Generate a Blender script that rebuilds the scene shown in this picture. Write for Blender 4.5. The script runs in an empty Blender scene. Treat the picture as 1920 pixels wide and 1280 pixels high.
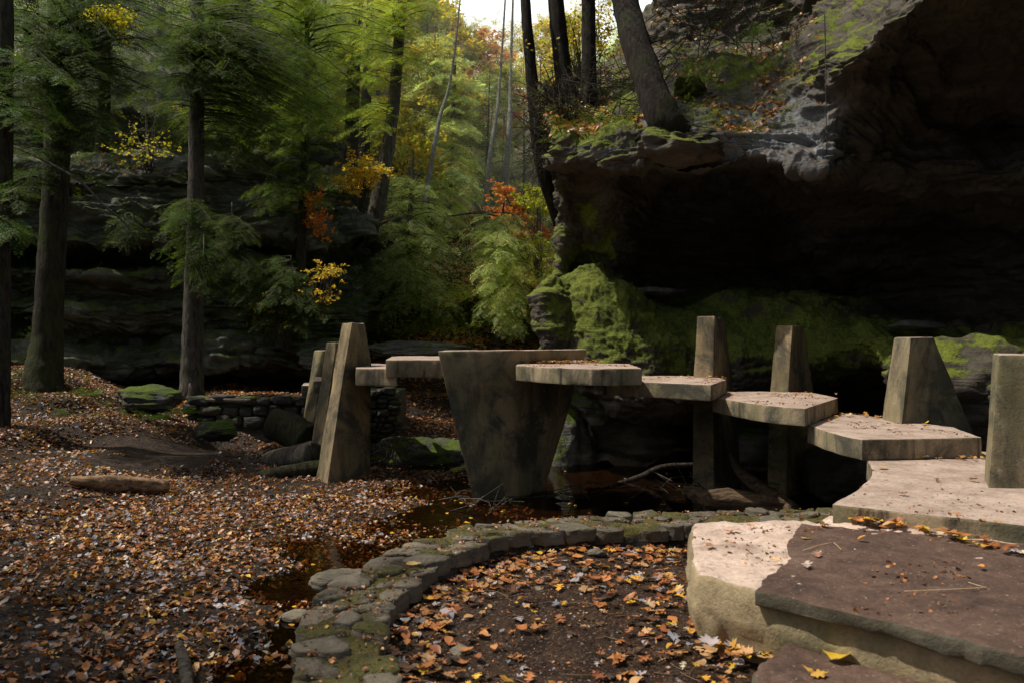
import bpy, bmesh, math, random
import numpy as np
from mathutils import Vector, Matrix, Euler
rng = np.random.default_rng(7)
random.seed(7)
sc = bpy.context.scene
COL = sc.collection
F = 28/36*1920; H = 1.6
def PZ(u, v, Z):                       # point of the photograph lying on the level Z
    Y = (H-Z)*F/(v-640.0); return np.array([(u-960)/F*Y, Y, Z])
def PY(u, v, Y):                       # point of the photograph at distance Y
    return np.array([(u-960)/F*Y, Y, H-(v-640)/F*Y])

# ------------------------------------------------------------------ noise
_p = np.random.default_rng(3).permutation(256); _p = np.concatenate([_p, _p, _p])
_g = np.random.default_rng(4).normal(size=(256, 3)); _g /= np.linalg.norm(_g, axis=1)[:, None]
def perlin(P):
    P = np.asarray(P, float); I = np.floor(P).astype(int); f = P-I; I &= 255
    w = f*f*f*(f*(f*6-15)+10); out = 0
    for dx in (0, 1):
        for dy in (0, 1):
            for dz in (0, 1):
                h = _p[_p[_p[I[:, 0]+dx]+I[:, 1]+dy]+I[:, 2]+dz] & 255
                d = ((f-np.array([dx, dy, dz]))*_g[h]).sum(1)
                wt = (w[:, 0] if dx else 1-w[:, 0])*(w[:, 1] if dy else 1-w[:, 1])*(w[:, 2] if dz else 1-w[:, 2])
                out = out+d*wt
    return out*1.6
def fbm(P, oct=4, lac=2.03, gain=.5):
    P = np.asarray(P, float); a = 1; s = 0
    for i in range(oct):
        s = s+a*perlin(P+i*17.3); P = P*lac; a *= gain
    return s
def sstep(a, b, x):
    t = np.clip((x-a)/(b-a), 0, 1); return t*t*(3-2*t)

# ------------------------------------------------------------------ mesh + tagging helpers
def np_mesh(name, V, Fc, mat, col=None, smooth=True, parent=None, attr=None, uv=None):
    V = np.asarray(V, np.float32); me = bpy.data.meshes.new(name)
    if isinstance(Fc, list): polys = Fc
    else: polys = [Fc]
    tot = sum(p.size for p in polys); nf = sum(len(p) for p in polys)
    me.vertices.add(len(V)); me.vertices.foreach_set('co', V.ravel())
    me.loops.add(tot); me.loops.foreach_set('vertex_index', np.concatenate([p.ravel() for p in polys]).astype(np.int32))
    st = []; o = 0
    for p in polys:
        st.append(o+np.arange(len(p))*p.shape[1]); o += p.size
    me.polygons.add(nf); me.polygons.foreach_set('loop_start', np.concatenate(st).astype(np.int32))
    me.update(calc_edges=True)
    me.polygons.foreach_set('use_smooth', np.full(nf, smooth))
    if col is not None:
        a = me.color_attributes.new('Col', 'FLOAT_COLOR', 'POINT')
        c = np.ones((len(V), 4), np.float32); c[:, :3] = col; a.data.foreach_set('color', c.ravel())
    if attr is not None:
        for k, val in attr.items():
            a = me.attributes.new(k, 'FLOAT', 'POINT'); a.data.foreach_set('value', np.asarray(val, np.float32))
    me.materials.append(mat); me.validate()
    ob = bpy.data.objects.new(name, me); COL.objects.link(ob)
    if parent is not None: ob.parent = parent
    return ob
def tag(o, label=None, cat=None, group=None, kind=None):
    if label: o['label'] = label
    if cat: o['category'] = cat
    if group: o['group'] = group
    if kind: o['kind'] = kind
    return o
def thing(name, label, cat, loc=(0, 0, 0), group=None):
    o = bpy.data.objects.new(name, None); COL.objects.link(o); o.location = loc; o.empty_display_size = .2
    return tag(o, label, cat, group)
def child(root, ob):                    # keep world place, parent to root
    ob.parent = root; ob.matrix_parent_inverse = Matrix.Translation(root.location).inverted(); return ob
def dup(root, loc, rotz, scale, label=None, group=None):
    r = root.copy(); COL.objects.link(r); r.location = loc; r.rotation_euler = (0, 0, rotz); r.scale = (scale,)*3
    if label: r['label'] = label
    if group: r['group'] = group
    for ch in [c for c in root.children]:
        c = ch.copy(); COL.objects.link(c); c.parent = r
    return r
def grid_faces(nv, nu):
    i = np.arange(nv*nu).reshape(nv, nu)
    return np.stack([i[:-1, :-1].ravel(), i[:-1, 1:].ravel(), i[1:, 1:].ravel(), i[1:, :-1].ravel()], 1)
class Geo:                              # collects geometry for one mesh
    def __init__(s): s.V = []; s.Q = []; s.T = []; s.C = []; s.n = 0
    def add(s, V, Q=None, T=None, C=(1, 1, 1)):
        V = np.asarray(V, float)
        s.V.append(V)
        if Q is not None and len(Q): s.Q.append(np.asarray(Q)+s.n)
        if T is not None and len(T): s.T.append(np.asarray(T)+s.n)
        c = np.asarray(C, float)
        s.C.append(np.broadcast_to(c, V.shape)); s.n += len(V)
    def build(s, name, mat, parent=None, smooth=True, keep=None):
        fc = []
        if s.Q: fc.append(np.concatenate(s.Q))
        if s.T: fc.append(np.concatenate(s.T))
        o = np_mesh(name, np.concatenate(s.V), fc, mat, np.concatenate(s.C), smooth)
        if parent is not None:
            if keep is False: o.parent = parent
            else: child(parent, o)
        return o
def catmull(P, n):                      # P (k,d) -> n samples
    P = np.asarray(P, float); k = len(P); t = np.linspace(0, k-1, n); i = np.minimum(t.astype(int), k-2); f = (t-i)[:, None]
    Q = np.concatenate([[2*P[0]-P[1]], P, [2*P[-1]-P[-2]]])
    a, b, c, d = Q[i], Q[i+1], Q[i+2], Q[i+3]
    return .5*((2*b)+(-a+c)*f+(2*a-5*b+4*c-d)*f**2+(-a+3*b-3*c+d)*f**3)
def tube(G, pts, rad, n=8, per=.1, C=(1, 1, 1), rough=0., seed=0, cap=True, rf=3.):
    pts = np.asarray(pts, float); L = np.linalg.norm(np.diff(pts, axis=0), axis=1).sum(); m = max(3, int(L/per)+1)
    R = np.interp(np.linspace(0, 1, m), np.linspace(0, 1, len(rad)), rad) if len(pts) != len(rad) else catmull(np.asarray(rad)[:, None], m)[:, 0]
    R = np.maximum(R, 1e-4)
    P = catmull(pts, m); T = np.gradient(P, axis=0); T /= np.linalg.norm(T, axis=1)[:, None]+1e-9
    ref = np.array([0, 0, 1.]) if abs(T[:, 2]).mean() < .8 else np.array([1., 0, 0])
    A = np.cross(T, ref); A /= np.linalg.norm(A, axis=1)[:, None]+1e-9; B = np.cross(T, A)
    th = np.linspace(0, 2*math.pi, n, endpoint=False)
    dirs = A[:, None]*np.cos(th)[None, :, None]+B[:, None]*np.sin(th)[None, :, None]
    rr = np.repeat(R[:, None], n, 1)
    if rough:
        q = (P[:, None]*rf+dirs*1.3+seed*7.7).reshape(-1, 3)
        rr = rr*(1+rough*fbm(q, 3).reshape(m, n))
    V = (P[:, None]+dirs*rr[..., None]).reshape(-1, 3)
    i = np.arange(m*n).reshape(m, n); j = np.roll(i, -1, 1)
    Q = np.stack([i[:-1].ravel(), j[:-1].ravel(), j[1:].ravel(), i[1:].ravel()], 1)
    T_ = None
    if cap:
        V = np.concatenate([V, P[:1], P[-1:]]); a = m*n
        T_ = np.concatenate([np.stack([j[0], i[0], np.full(n, a)], 1), np.stack([i[-1], j[-1], np.full(n, a+1)], 1)])
    G.add(V, Q, T_, C)

# ------------------------------------------------------------------ materials
def newmat(name):
    m = bpy.data.materials.new(name); m.use_nodes = True; nt = m.node_tree; nt.nodes.clear()
    return m, nt, nt.nodes, nt.links
class N:
    def __init__(s, name): s.m, s.t, s.n, s.l = newmat(name)
    def node(s, ty, **k):
        x = s.n.new(ty)
        for a, b in k.items(): setattr(x, a, b)
        return x
    def link(s, a, b): s.l.new(a, b)
    def coord(s, scale=(1, 1, 1), obj=True):
        if obj: g = s.node('ShaderNodeTexCoord').outputs['Object']
        else: g = s.node('ShaderNodeNewGeometry').outputs['Position']
        mp = s.node('ShaderNodeMapping'); mp.inputs['Scale'].default_value = scale; s.link(g, mp.inputs[0]); return mp.outputs[0]
    def noise(s, vec, scale, detail=6, rough=.55, dist=0.):
        x = s.node('ShaderNodeTexNoise'); x.inputs['Scale'].default_value = scale; x.inputs['Detail'].default_value = detail
        x.inputs['Roughness'].default_value = rough; x.inputs['Distortion'].default_value = dist; s.link(vec, x.inputs['Vector']); return x.outputs['Fac']
    def ramp(s, fac, stops):
        r = s.node('ShaderNodeValToRGB'); e = r.color_ramp.elements
        while len(e) < len(stops): e.new(.5)
        for i, (p, c) in enumerate(stops):
            e[i].position = p; e[i].color = (*c, 1) if not isinstance(c, (int, float)) else (c, c, c, 1)
        s.link(fac, r.inputs[0]); return r.outputs[0]
    def mix(s, fac, a, b, mode='MIX'):
        x = s.node('ShaderNodeMix', data_type='RGBA', blend_type=mode)
        for sock, val in ((x.inputs[0], fac), (x.inputs[6], a), (x.inputs[7], b)):
            if isinstance(val, (int, float)): sock.default_value = val
            elif isinstance(val, tuple): sock.default_value = (*val, 1)
            else: s.link(val, sock)
        return x.outputs[2]
    def math(s, op, a, b=None, c=None):
        x = s.node('ShaderNodeMath', operation=op)
        for k, val in enumerate((a, b, c)):
            if val is None: continue
            if isinstance(val, (int, float)): x.inputs[k].default_value = val
            else: s.link(val, x.inputs[k])
        return x.outputs[0]
    def attr(s, name, out='Fac'):
        a = s.node('ShaderNodeAttribute'); a.attribute_name = name; return a.outputs[out]
    def upz(s):
        g = s.node('ShaderNodeNewGeometry'); sp = s.node('ShaderNodeSeparateXYZ'); s.link(g.outputs['Normal'], sp.inputs[0]); return sp.outputs[2]
    def bump(s, h, strength=.5, dist=.02, prev=None):
        b = s.node('ShaderNodeBump'); b.inputs['Strength'].default_value = strength; b.inputs['Distance'].default_value = dist
        s.link(h, b.inputs['Height'])
        if prev is not None: s.link(prev, b.inputs['Normal'])
        return b.outputs[0]
    def out(s, col, rough=.9, bump=None, spec=.3):
        p = s.node('ShaderNodeBsdfPrincipled')
        if isinstance(col, tuple): p.inputs['Base Color'].default_value = (*col, 1)
        else: s.link(col, p.inputs['Base Color'])
        if isinstance(rough, (int, float)): p.inputs['Roughness'].default_value = rough
        else: s.link(rough, p.inputs['Roughness'])
        p.inputs['Specular IOR Level'].default_value = spec
        if bump is not None: s.link(bump, p.inputs['Normal'])
        o = s.node('ShaderNodeOutputMaterial'); s.link(p.outputs[0], o.inputs[0]); return s.m

def mat_rock(name, dark, mid, light, moss_amt=.5, moss_col=((.02, .035, .006), (.09, .13, .012)), wet=.75):
    k = N(name); v = k.coord(obj=False); vs = k.coord((.6, .6, 5), obj=False)
    a = k.noise(v, .7, 8, .6); b = k.noise(vs, 1.6, 7, .65, .4); c = k.noise(v, 14, 6, .65)
    base = k.ramp(b, [(.3, dark), (.5, mid), (.72, light)])
    base = k.mix(k.ramp(a, [(.38, 0), (.62, 1)]), k.mix(.7, base, dark), base)
    base = k.mix(k.ramp(c, [(.4, 0), (.7, .5)]), base, k.mix(.5, base, light))
    pale = k.math('MULTIPLY', k.math('MULTIPLY', k.attr('pale'), k.ramp(b, [(.25, .25), (.6, 1)])), k.ramp(k.upz(), [(.15, 1), (.6, .12)]))
    base = k.mix(pale, base, k.mix(c, (.15, .165, .18), (.40, .43, .46)))
    up = k.ramp(k.upz(), [(.0, 0), (.75, 1)])
    mn = k.noise(v, 2.3, 8, .7); mf = k.noise(v, 30, 4, .7)
    mm = k.math('ADD', k.math('MULTIPLY', up, .55), k.attr('moss'))
    mm = k.math('ADD', mm, k.math('MULTIPLY', k.math('SUBTRACT', mn, .5), 2.2))
    mm = k.ramp(mm, [(1-moss_amt, 0), (1.15-moss_amt, 1)])
    mc = k.ramp(k.math('MULTIPLY', k.math('ADD', mn, mf), .5), [(.35, moss_col[0]), (.62, moss_col[1])])
    col = k.mix(mm, base, mc)
    h = k.math('ADD', k.math('MULTIPLY', b, .6), k.math('ADD', k.math('MULTIPLY', c, .25), k.math('MULTIPLY', mf, k.math('MULTIPLY', mm, .35))))
    return k.out(col, k.mix(mm, (wet,)*3, (1, 1, 1)), k.bump(h, .9, .09), .35)
def mat_concrete(name, tint=(1, 1, 1), stain=1., dripf=1., topf=1.):
    k = N(name); v = k.coord(obj=False); vv = k.coord((1, 1, .3), obj=False)
    a = k.noise(v, 1.1, 7, .6); st = k.noise(vv, 2.6, 9, .68, .6); f = k.noise(v, 55, 5, .7); s2 = k.noise(vv, 2.2, 5, .6)
    c0 = tuple(x*y for x, y in zip((.44, .36, .25), tint)); c1 = tuple(x*y for x, y in zip((.24, .20, .135), tint))
    side = k.mix(k.ramp(a, [(.35, 0), (.65, 1)]), c1, c0)
    side = k.mix(k.ramp(st, [(.47, 0), (.66, .85*stain)]), side, (.045, .043, .034))
    side = k.mix(k.ramp(s2, [(.47, 0), (.64, .6)]), side, (.12, .125, .055))
    blot = k.ramp(k.noise(v, 1.7, 8, .7, .8), [(.48, 0), (.6, .75*stain)]); side = k.mix(blot, side, (.055, .055, .042))
    drip = k.ramp(k.noise(k.coord((1, 1, .1), obj=False), 7, 4, .6), [(.57, 0), (.68, .7*stain*dripf)]); side = k.mix(drip, side, (.03, .03, .025))
    lich = k.ramp(k.noise(v, 14, 6, .75), [(.60, 0), (.70, .45)])
    side = k.mix(lich, side, (.48, .46, .38))
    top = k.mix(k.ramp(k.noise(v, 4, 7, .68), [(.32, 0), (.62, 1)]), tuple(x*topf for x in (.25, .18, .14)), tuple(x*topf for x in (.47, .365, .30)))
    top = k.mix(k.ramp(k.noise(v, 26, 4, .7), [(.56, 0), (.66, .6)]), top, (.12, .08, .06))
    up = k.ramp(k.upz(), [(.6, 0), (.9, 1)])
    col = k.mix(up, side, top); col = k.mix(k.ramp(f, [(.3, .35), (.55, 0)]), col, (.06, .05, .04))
    sp_ = k.node('ShaderNodeSeparateXYZ'); gg = k.node('ShaderNodeNewGeometry'); k.link(gg.outputs['Position'], sp_.inputs[0])
    fz = k.math('FRACT', k.math('MULTIPLY', k.math('ADD', sp_.outputs[2], k.math('MULTIPLY', a, .012)), 5.2)); ln_ = k.ramp(fz, [(.0, 1), (.045, 0)])
    col = k.mix(k.math('MULTIPLY', k.math('MULTIPLY', ln_, k.ramp(k.noise(v, 3, 4, .6), [(.45, 0), (.6, 1)])), .35 if dripf < 1 else 0), col, (.05, .045, .035))
    pits = k.ramp(k.noise(v, 90, 3, .6), [(.28, 0), (.4, 1)])
    h = k.math('ADD', k.math('ADD', f, k.math('MULTIPLY', a, .8)), k.math('MULTIPLY', pits, .6))
    return k.out(col, .92, k.bump(h, .6, .012), .25)
def mat_bark(name, c0, c1, moss=.0, zs=.25, xs=1):
    k = N(name); v = k.coord((xs, 1, zs), obj=False); g = k.coord(obj=False)
    a = k.noise(v, 18, 6, .7, .5); b = k.noise(g, 2, 5, .6)
    col = k.ramp(a, [(.35, c0), (.65, c1)])
    col = k.mix(k.ramp(b, [(.6-moss*.4, 0), (.85-moss*.3, min(1, .3+moss))]), col, (.045, .065, .012))
    return k.out(col, .95, k.bump(a, 1., .05), .15)
def mat_leaf(name, trans=.4, gain=1., rough=.5, spec=.4, tt=(1.5, 1.45, .8)):
    k = N(name); c = k.attr('Col', 'Color')
    oi = k.node('ShaderNodeObjectInfo')
    c = k.mix(1., c, k.ramp(oi.outputs['Random'], [(0, (.8*gain, .82*gain, .8*gain)), (1, (1.2*gain, 1.12*gain, .95*gain))]), 'MULTIPLY')
    d = k.node('ShaderNodeBsdfPrincipled'); k.link(c, d.inputs['Base Color']); d.inputs['Roughness'].default_value = rough; d.inputs['Specular IOR Level'].default_value = spec
    t = k.node('ShaderNodeBsdfTranslucent'); k.link(k.mix(1., c, tt, 'MULTIPLY'), t.inputs[0])
    m = k.node('ShaderNodeMixShader'); m.inputs[0].default_value = trans; k.link(d.outputs[0], m.inputs[1]); k.link(t.outputs[0], m.inputs[2])
    o = k.node('ShaderNodeOutputMaterial'); k.link(m.outputs[0], o.inputs[0]); return k.m
def mat_soil(name, c0, c1, c2, rough=.75):
    k = N(name); v = k.coord(obj=False)
    a = k.noise(v, .9, 7, .65); b = k.noise(v, 22, 7, .7); c = k.noise(v, 5, 6, .65)
    col = k.ramp(k.math('MULTIPLY', k.math('ADD', a, c), .5), [(.36, c0), (.5, c1), (.64, c2)])
    col = k.mix(k.ramp(b, [(.35, .7), (.6, 0)]), col, (.012, .009, .007))
    sp = k.ramp(k.noise(v, 60, 3, .5), [(.58, 0), (.66, .6)])
    col = k.mix(k.ramp(k.noise(v, 9, 7, .75), [(.5, 0), (.62, .7)]), col, (.085, .05, .03))
    col = k.mix(sp, col, (.2, .17, .14))
    return k.out(col, k.ramp(a, [(.4, .45), (.6, rough)]), k.bump(k.math('ADD', b, c), 1., .05), .12)

M = {}
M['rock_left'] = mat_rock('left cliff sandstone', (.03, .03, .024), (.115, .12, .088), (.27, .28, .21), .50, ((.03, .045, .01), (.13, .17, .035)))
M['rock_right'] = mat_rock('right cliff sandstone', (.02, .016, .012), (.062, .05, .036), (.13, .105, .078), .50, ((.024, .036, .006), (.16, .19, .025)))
M['boulder'] = mat_rock('boulder stone', (.03, .03, .026), (.09, .085, .07), (.2, .19, .16), .42)
M['rubble'] = mat_rock('dark rubble', (.012, .012, .010), (.045, .042, .034), (.10, .095, .075), .45)
M['capstone'] = mat_rock('wall stone', (.045, .036, .025), (.13, .11, .078), (.27, .235, .17), .40, ((.03, .032, .010), (.095, .085, .022)))
M['concrete'] = mat_concrete('weathered concrete', (.95, .92, .85), 1.15, 1.25)
M['concrete_pier'] = mat_concrete('mouldy pier concrete', (.84, .77, .62), 1.2, .3)
M['concrete_dark'] = mat_concrete('shade-tinted weathered concrete', (.72, .72, .62), 1.1, .3)  # darker copy of the concrete, shade put into its tint
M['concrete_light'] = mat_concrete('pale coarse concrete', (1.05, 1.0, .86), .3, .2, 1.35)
M['bark'] = mat_bark('dark furrowed bark', (.012, .010, .008), (.07, .058, .045), .25)
M['bark_gray'] = mat_bark('grey brown bark', (.03, .027, .022), (.13, .115, .095), .1)
M['bark_pale'] = mat_bark('pale smooth bark', (.13, .13, .115), (.36, .35, .31), .0, .6)
M['bark_moss'] = mat_bark('mossy bark', (.014, .012, .009), (.06, .05, .035), .42)
M['deadwood'] = mat_bark('weathered dead wood', (.07, .04, .022), (.42, .28, .16), .0, 1, .16)
M['driftwood'] = mat_bark('brown driftwood', (.03, .02, .013), (.17, .115, .07), .0, 1, .25)
M['bark_dark'] = mat_bark('very dark bark', (.008, .007, .006), (.04, .031, .024), .2)  # darkest of the bark tones
M['needles'] = mat_leaf('hemlock needles', .5, 1.5, .5, .15, (1.4, 1.45, .9))
M['needles_dark'] = mat_leaf('shade-tinted hemlock needles', .45, 1.35, .5, .12)  # darker copy of the needles, with shade in the colour
M['foliage'] = mat_leaf('broad leaves', .55, 1.15)
M['litter'] = mat_leaf('fallen leaves', .12, 1., .42)
M['soil'] = mat_soil('wet dark soil', (.012, .008, .006), (.030, .019, .013), (.055, .035, .024))
M['court'] = mat_soil('brown trodden soil', (.022, .012, .008), (.048, .026, .017), (.085, .05, .033), .85)
M['hill'] = mat_soil('leafy forest floor', (.02, .022, .008), (.05, .045, .018), (.11, .07, .03), .95)

# ------------------------------------------------------------------ camera + light
cam_d = bpy.data.cameras.new('camera'); cam = bpy.data.objects.new('camera', cam_d); COL.objects.link(cam)
cam.location = (0, 0, H); cam.rotation_euler = (math.pi/2, 0, 0); cam_d.lens = 28; cam_d.sensor_width = 36; cam_d.clip_end = 1500; cam_d.clip_start = .05
cam_d.dof.use_dof = True; cam_d.dof.focus_distance = 9; cam_d.dof.aperture_fstop = 3.5
sc.camera = cam
S = np.array([-.52, .05, .92]); S /= np.linalg.norm(S)
el = math.asin(S[2]); az = math.atan2(S[0], S[1])
w = bpy.data.worlds.new('World'); sc.world = w; w.use_nodes = True; nt = w.node_tree
bg = nt.nodes['Background']; sky = nt.nodes.new('ShaderNodeTexSky'); sky.sky_type = 'NISHITA'; sky.sun_disc = False
sky.sun_elevation = el; sky.sun_rotation = az; sky.air_density = 1.; sky.dust_density = 3.; wm = nt.nodes.new('ShaderNodeMix'); wm.data_type = 'RGBA'; wm.blend_type = 'MULTIPLY'; wm.inputs[0].default_value = 1; wm.inputs[7].default_value = (1.0, .93, .82, 1)
tcw = nt.nodes.new('ShaderNodeTexCoord'); cn = nt.nodes.new('ShaderNodeTexNoise'); cn.inputs['Scale'].default_value = 3.2; cn.inputs['Detail'].default_value = 7; cn.inputs['Distortion'].default_value = .4
nt.links.new(tcw.outputs['Generated'], cn.inputs['Vector'])
cr_ = nt.nodes.new('ShaderNodeValToRGB'); cr_.color_ramp.elements[0].position = .36; cr_.color_ramp.elements[1].position = .56; nt.links.new(cn.outputs['Fac'], cr_.inputs[0])
sx = nt.nodes.new('ShaderNodeSeparateXYZ'); nt.links.new(tcw.outputs['Generated'], sx.inputs[0]); mr = nt.nodes.new('ShaderNodeMapRange'); mr.inputs[1].default_value = .78; mr.inputs[2].default_value = .55; nt.links.new(sx.outputs[2], mr.inputs[0])
mm_ = nt.nodes.new('ShaderNodeMath'); mm_.operation = 'MULTIPLY'; my = nt.nodes.new('ShaderNodeMapRange'); my.inputs[1].default_value = -.9; my.inputs[2].default_value = .6; nt.links.new(sx.outputs[1], my.inputs[0])
m2_ = nt.nodes.new('ShaderNodeMath'); m2_.operation = 'MULTIPLY'; nt.links.new(cr_.outputs[0], m2_.inputs[0]); nt.links.new(my.outputs[0], m2_.inputs[1])
nt.links.new(m2_.outputs[0], mm_.inputs[0]); nt.links.new(mr.outputs[0], mm_.inputs[1])
cm = nt.nodes.new('ShaderNodeMix'); cm.data_type = 'RGBA'; cm.inputs[7].default_value = (19., 21.5, 25.5, 1); nt.links.new(mm_.outputs[0], cm.inputs[0]); nt.links.new(sky.outputs[0], cm.inputs[6])
nt.links.new(cm.outputs[2], wm.inputs[6]); nt.links.new(wm.outputs[2], bg.inputs[0]); bg.inputs[1].default_value = .10
sl = bpy.data.lights.new('sun', 'SUN'); sl.energy = 5.0; sl.angle = math.radians(.6); sl.color = (1, .93, .82)
so = bpy.data.objects.new('sun', sl); COL.objects.link(so); so.rotation_euler = Vector(S).to_track_quat('Z', 'Y').to_euler()
sc.view_settings.view_transform = 'Standard'; sc.view_settings.look = 'None'; sc.view_settings.exposure = 0; sc.view_settings.gamma = 1
sc.render.engine = 'CYCLES'; sc.cycles.max_bounces = 8; sc.cycles.diffuse_bounces = 4; sc.cycles.transparent_max_bounces = 12; sc.cycles.use_denoising = True

# ------------------------------------------------------------------ ground
WZ = -.32
gc = []   # (x,y,z)
def g_(u, v, Z): gc.append(PZ(u, v, Z))
for a in [(0, 1280, -.2), (-400, 1280, -.15), (300, 1280, -.27), (480, 1280, -.36), (560, 1200, -.37), (560, 1100, -.36), (420, 1180, -.29), (480, 1060, -.28), (620, 1040, -.345), (700, 1000, -.34), (600, 960, -.27),
          (450, 950, -.24), (150, 1000, -.15), (300, 1100, -.22), (0, 1100, -.15), (-200, 1000, 0), (0, 900, .02), (150, 850, .05), (0, 800, .38), (-200, 850, .4), (150, 780, .42), (240, 780, .3), (340, 800, .12), (450, 805, .0),
          (540, 830, -.2), (440, 860, -.45), (500, 850, -.5), (420, 900, -.22), (340, 860, -.05), (620, 900, -.3), (780, 930, -.34), (900, 960, -.36), (1100, 950, -.42), (1300, 950, -.42), (1200, 900, -.42), (800, 870, -.36),
          (700, 860, -.36), (1500, 960, -.4), (760, 800, -.25), (820, 790, -.22), (760, 740, .25), (820, 740, .25), (640, 780, -.2), (700, 800, -.3), (580, 800, -.15), (800, 850, -.3)]: g_(*a)
for a in [(-8.5, 14, 1.05), (-7.4, 13.2, .75), (-9.5, 12.5, .9), (-12, 14, 1.2), (-10, 16, 1.1), (-6.8, 17.6, .45), (-5.0, 17, .5), (-3.5, 17, .45), (-4, 19.5, .5), (-8, 19, .6), (-2.2, 20, .3), (-2.9, 17, .3), (-3, 23, 1.), (0, 24, 1.15), (-2, 22, .6), (0, 21, .3), (1.5, 24, .9),
          (1, 13, -.4), (3, 12, -.42), (1, 16, -.3), (2, 6, -.4), (0, 6.6, -.38), (4, 9, -.4), (6, 9, -.4), (-14, 8, .8), (-8, 6, .1), (-6, 3, -.1), (-14, 0, .8), (-5, -5, 0), (0, -10, 0), (3, 0, -.3), (8, 5, -.3), (0, 40, 2), (-20, 30, 3), (20, 30, 3), (-30, 0, 3), (30, 0, 0), (0, 80, 4)]:
    gc.append(np.array(a, float))
gc = np.array(gc)
def ground_z(x, y, fine=True):
    x = np.atleast_1d(x).astype(float); y = np.atleast_1d(y).astype(float); out = np.zeros(len(x))
    for s in range(0, len(x), 20000):
        X = x[s:s+20000, None]; Yy = y[s:s+20000, None]
        d2 = (X-gc[None, :, 0])**2+(Yy-gc[None, :, 1])**2+.03+.0006*(Yy**2)
        w_ = d2**-2.2; out[s:s+20000] = (w_*gc[None, :, 2]).sum(1)/w_.sum(1)
    P = np.stack([x, y, x*0], 1)
    out += .035*fbm(P*.9, 4)
    if fine: out += .012*fbm(P*6, 3)
    return out
def gp(u, v, dz=0.):                     # where the line of sight through (u, v) meets the ground
    Y = np.linspace(3.2, 26, 1500); z = ground_z((u-960)/F*Y, Y); ray = H-(v-640)/F*Y; i = np.nonzero(ray <= z)[0]; Y = Y[i[0]] if len(i) else 20.
    return np.array([(u-960)/F*Y, Y, H-(v-640)/F*Y+dz])
def warp(a, b, c, n, k):                # dense around c
    t = np.linspace(-1, 1, n); s = np.sinh(t*k)/math.sinh(k)
    return np.where(s < 0, c+s*(c-a), c+s*(b-c))
xs = warp(-300, 300, -2, 420, 6.2); ys = warp(-300, 700, 8, 460, 6.2)
Xg, Yg = np.meshgrid(xs, ys); zz = ground_z(Xg.ravel(), Yg.ravel()); V = np.stack([Xg.ravel(), Yg.ravel(), zz], 1)
tag(np_mesh('ground', V, grid_faces(len(ys), len(xs)), M['soil']), kind='structure')

# water
k = N('dark stream water'); v = k.coord((1, 1.6, 1), obj=False)
nb = k.bump(k.noise(v, 3, 4, .5), .25, .02)
gl = k.node('ShaderNodeBsdfGlossy'); gl.inputs['Roughness'].default_value = .04; k.link(nb, gl.inputs['Normal'])
tr = k.node('ShaderNodeBsdfTransparent'); tr.inputs[0].default_value = (.50, .36, .2, 1)
fr = k.node('ShaderNodeFresnel'); fr.inputs[0].default_value = 1.33; k.link(nb, fr.inputs['Normal'])
mx = k.node('ShaderNodeMixShader'); k.link(fr.outputs[0], mx.inputs[0]); k.link(tr.outputs[0], mx.inputs[1]); k.link(gl.outputs[0], mx.inputs[2])
o_ = k.node('ShaderNodeOutputMaterial'); k.link(mx.outputs[0], o_.inputs[0])
wx = np.linspace(-6, 9, 60); wy = np.linspace(2.5, 17.5, 60); A, B = np.meshgrid(wx, wy)
tag(np_mesh('stream_water', np.stack([A.ravel(), B.ravel(), np.full(A.size, WZ)], 1), grid_faces(60, 60), k.m), kind='structure')

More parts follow.
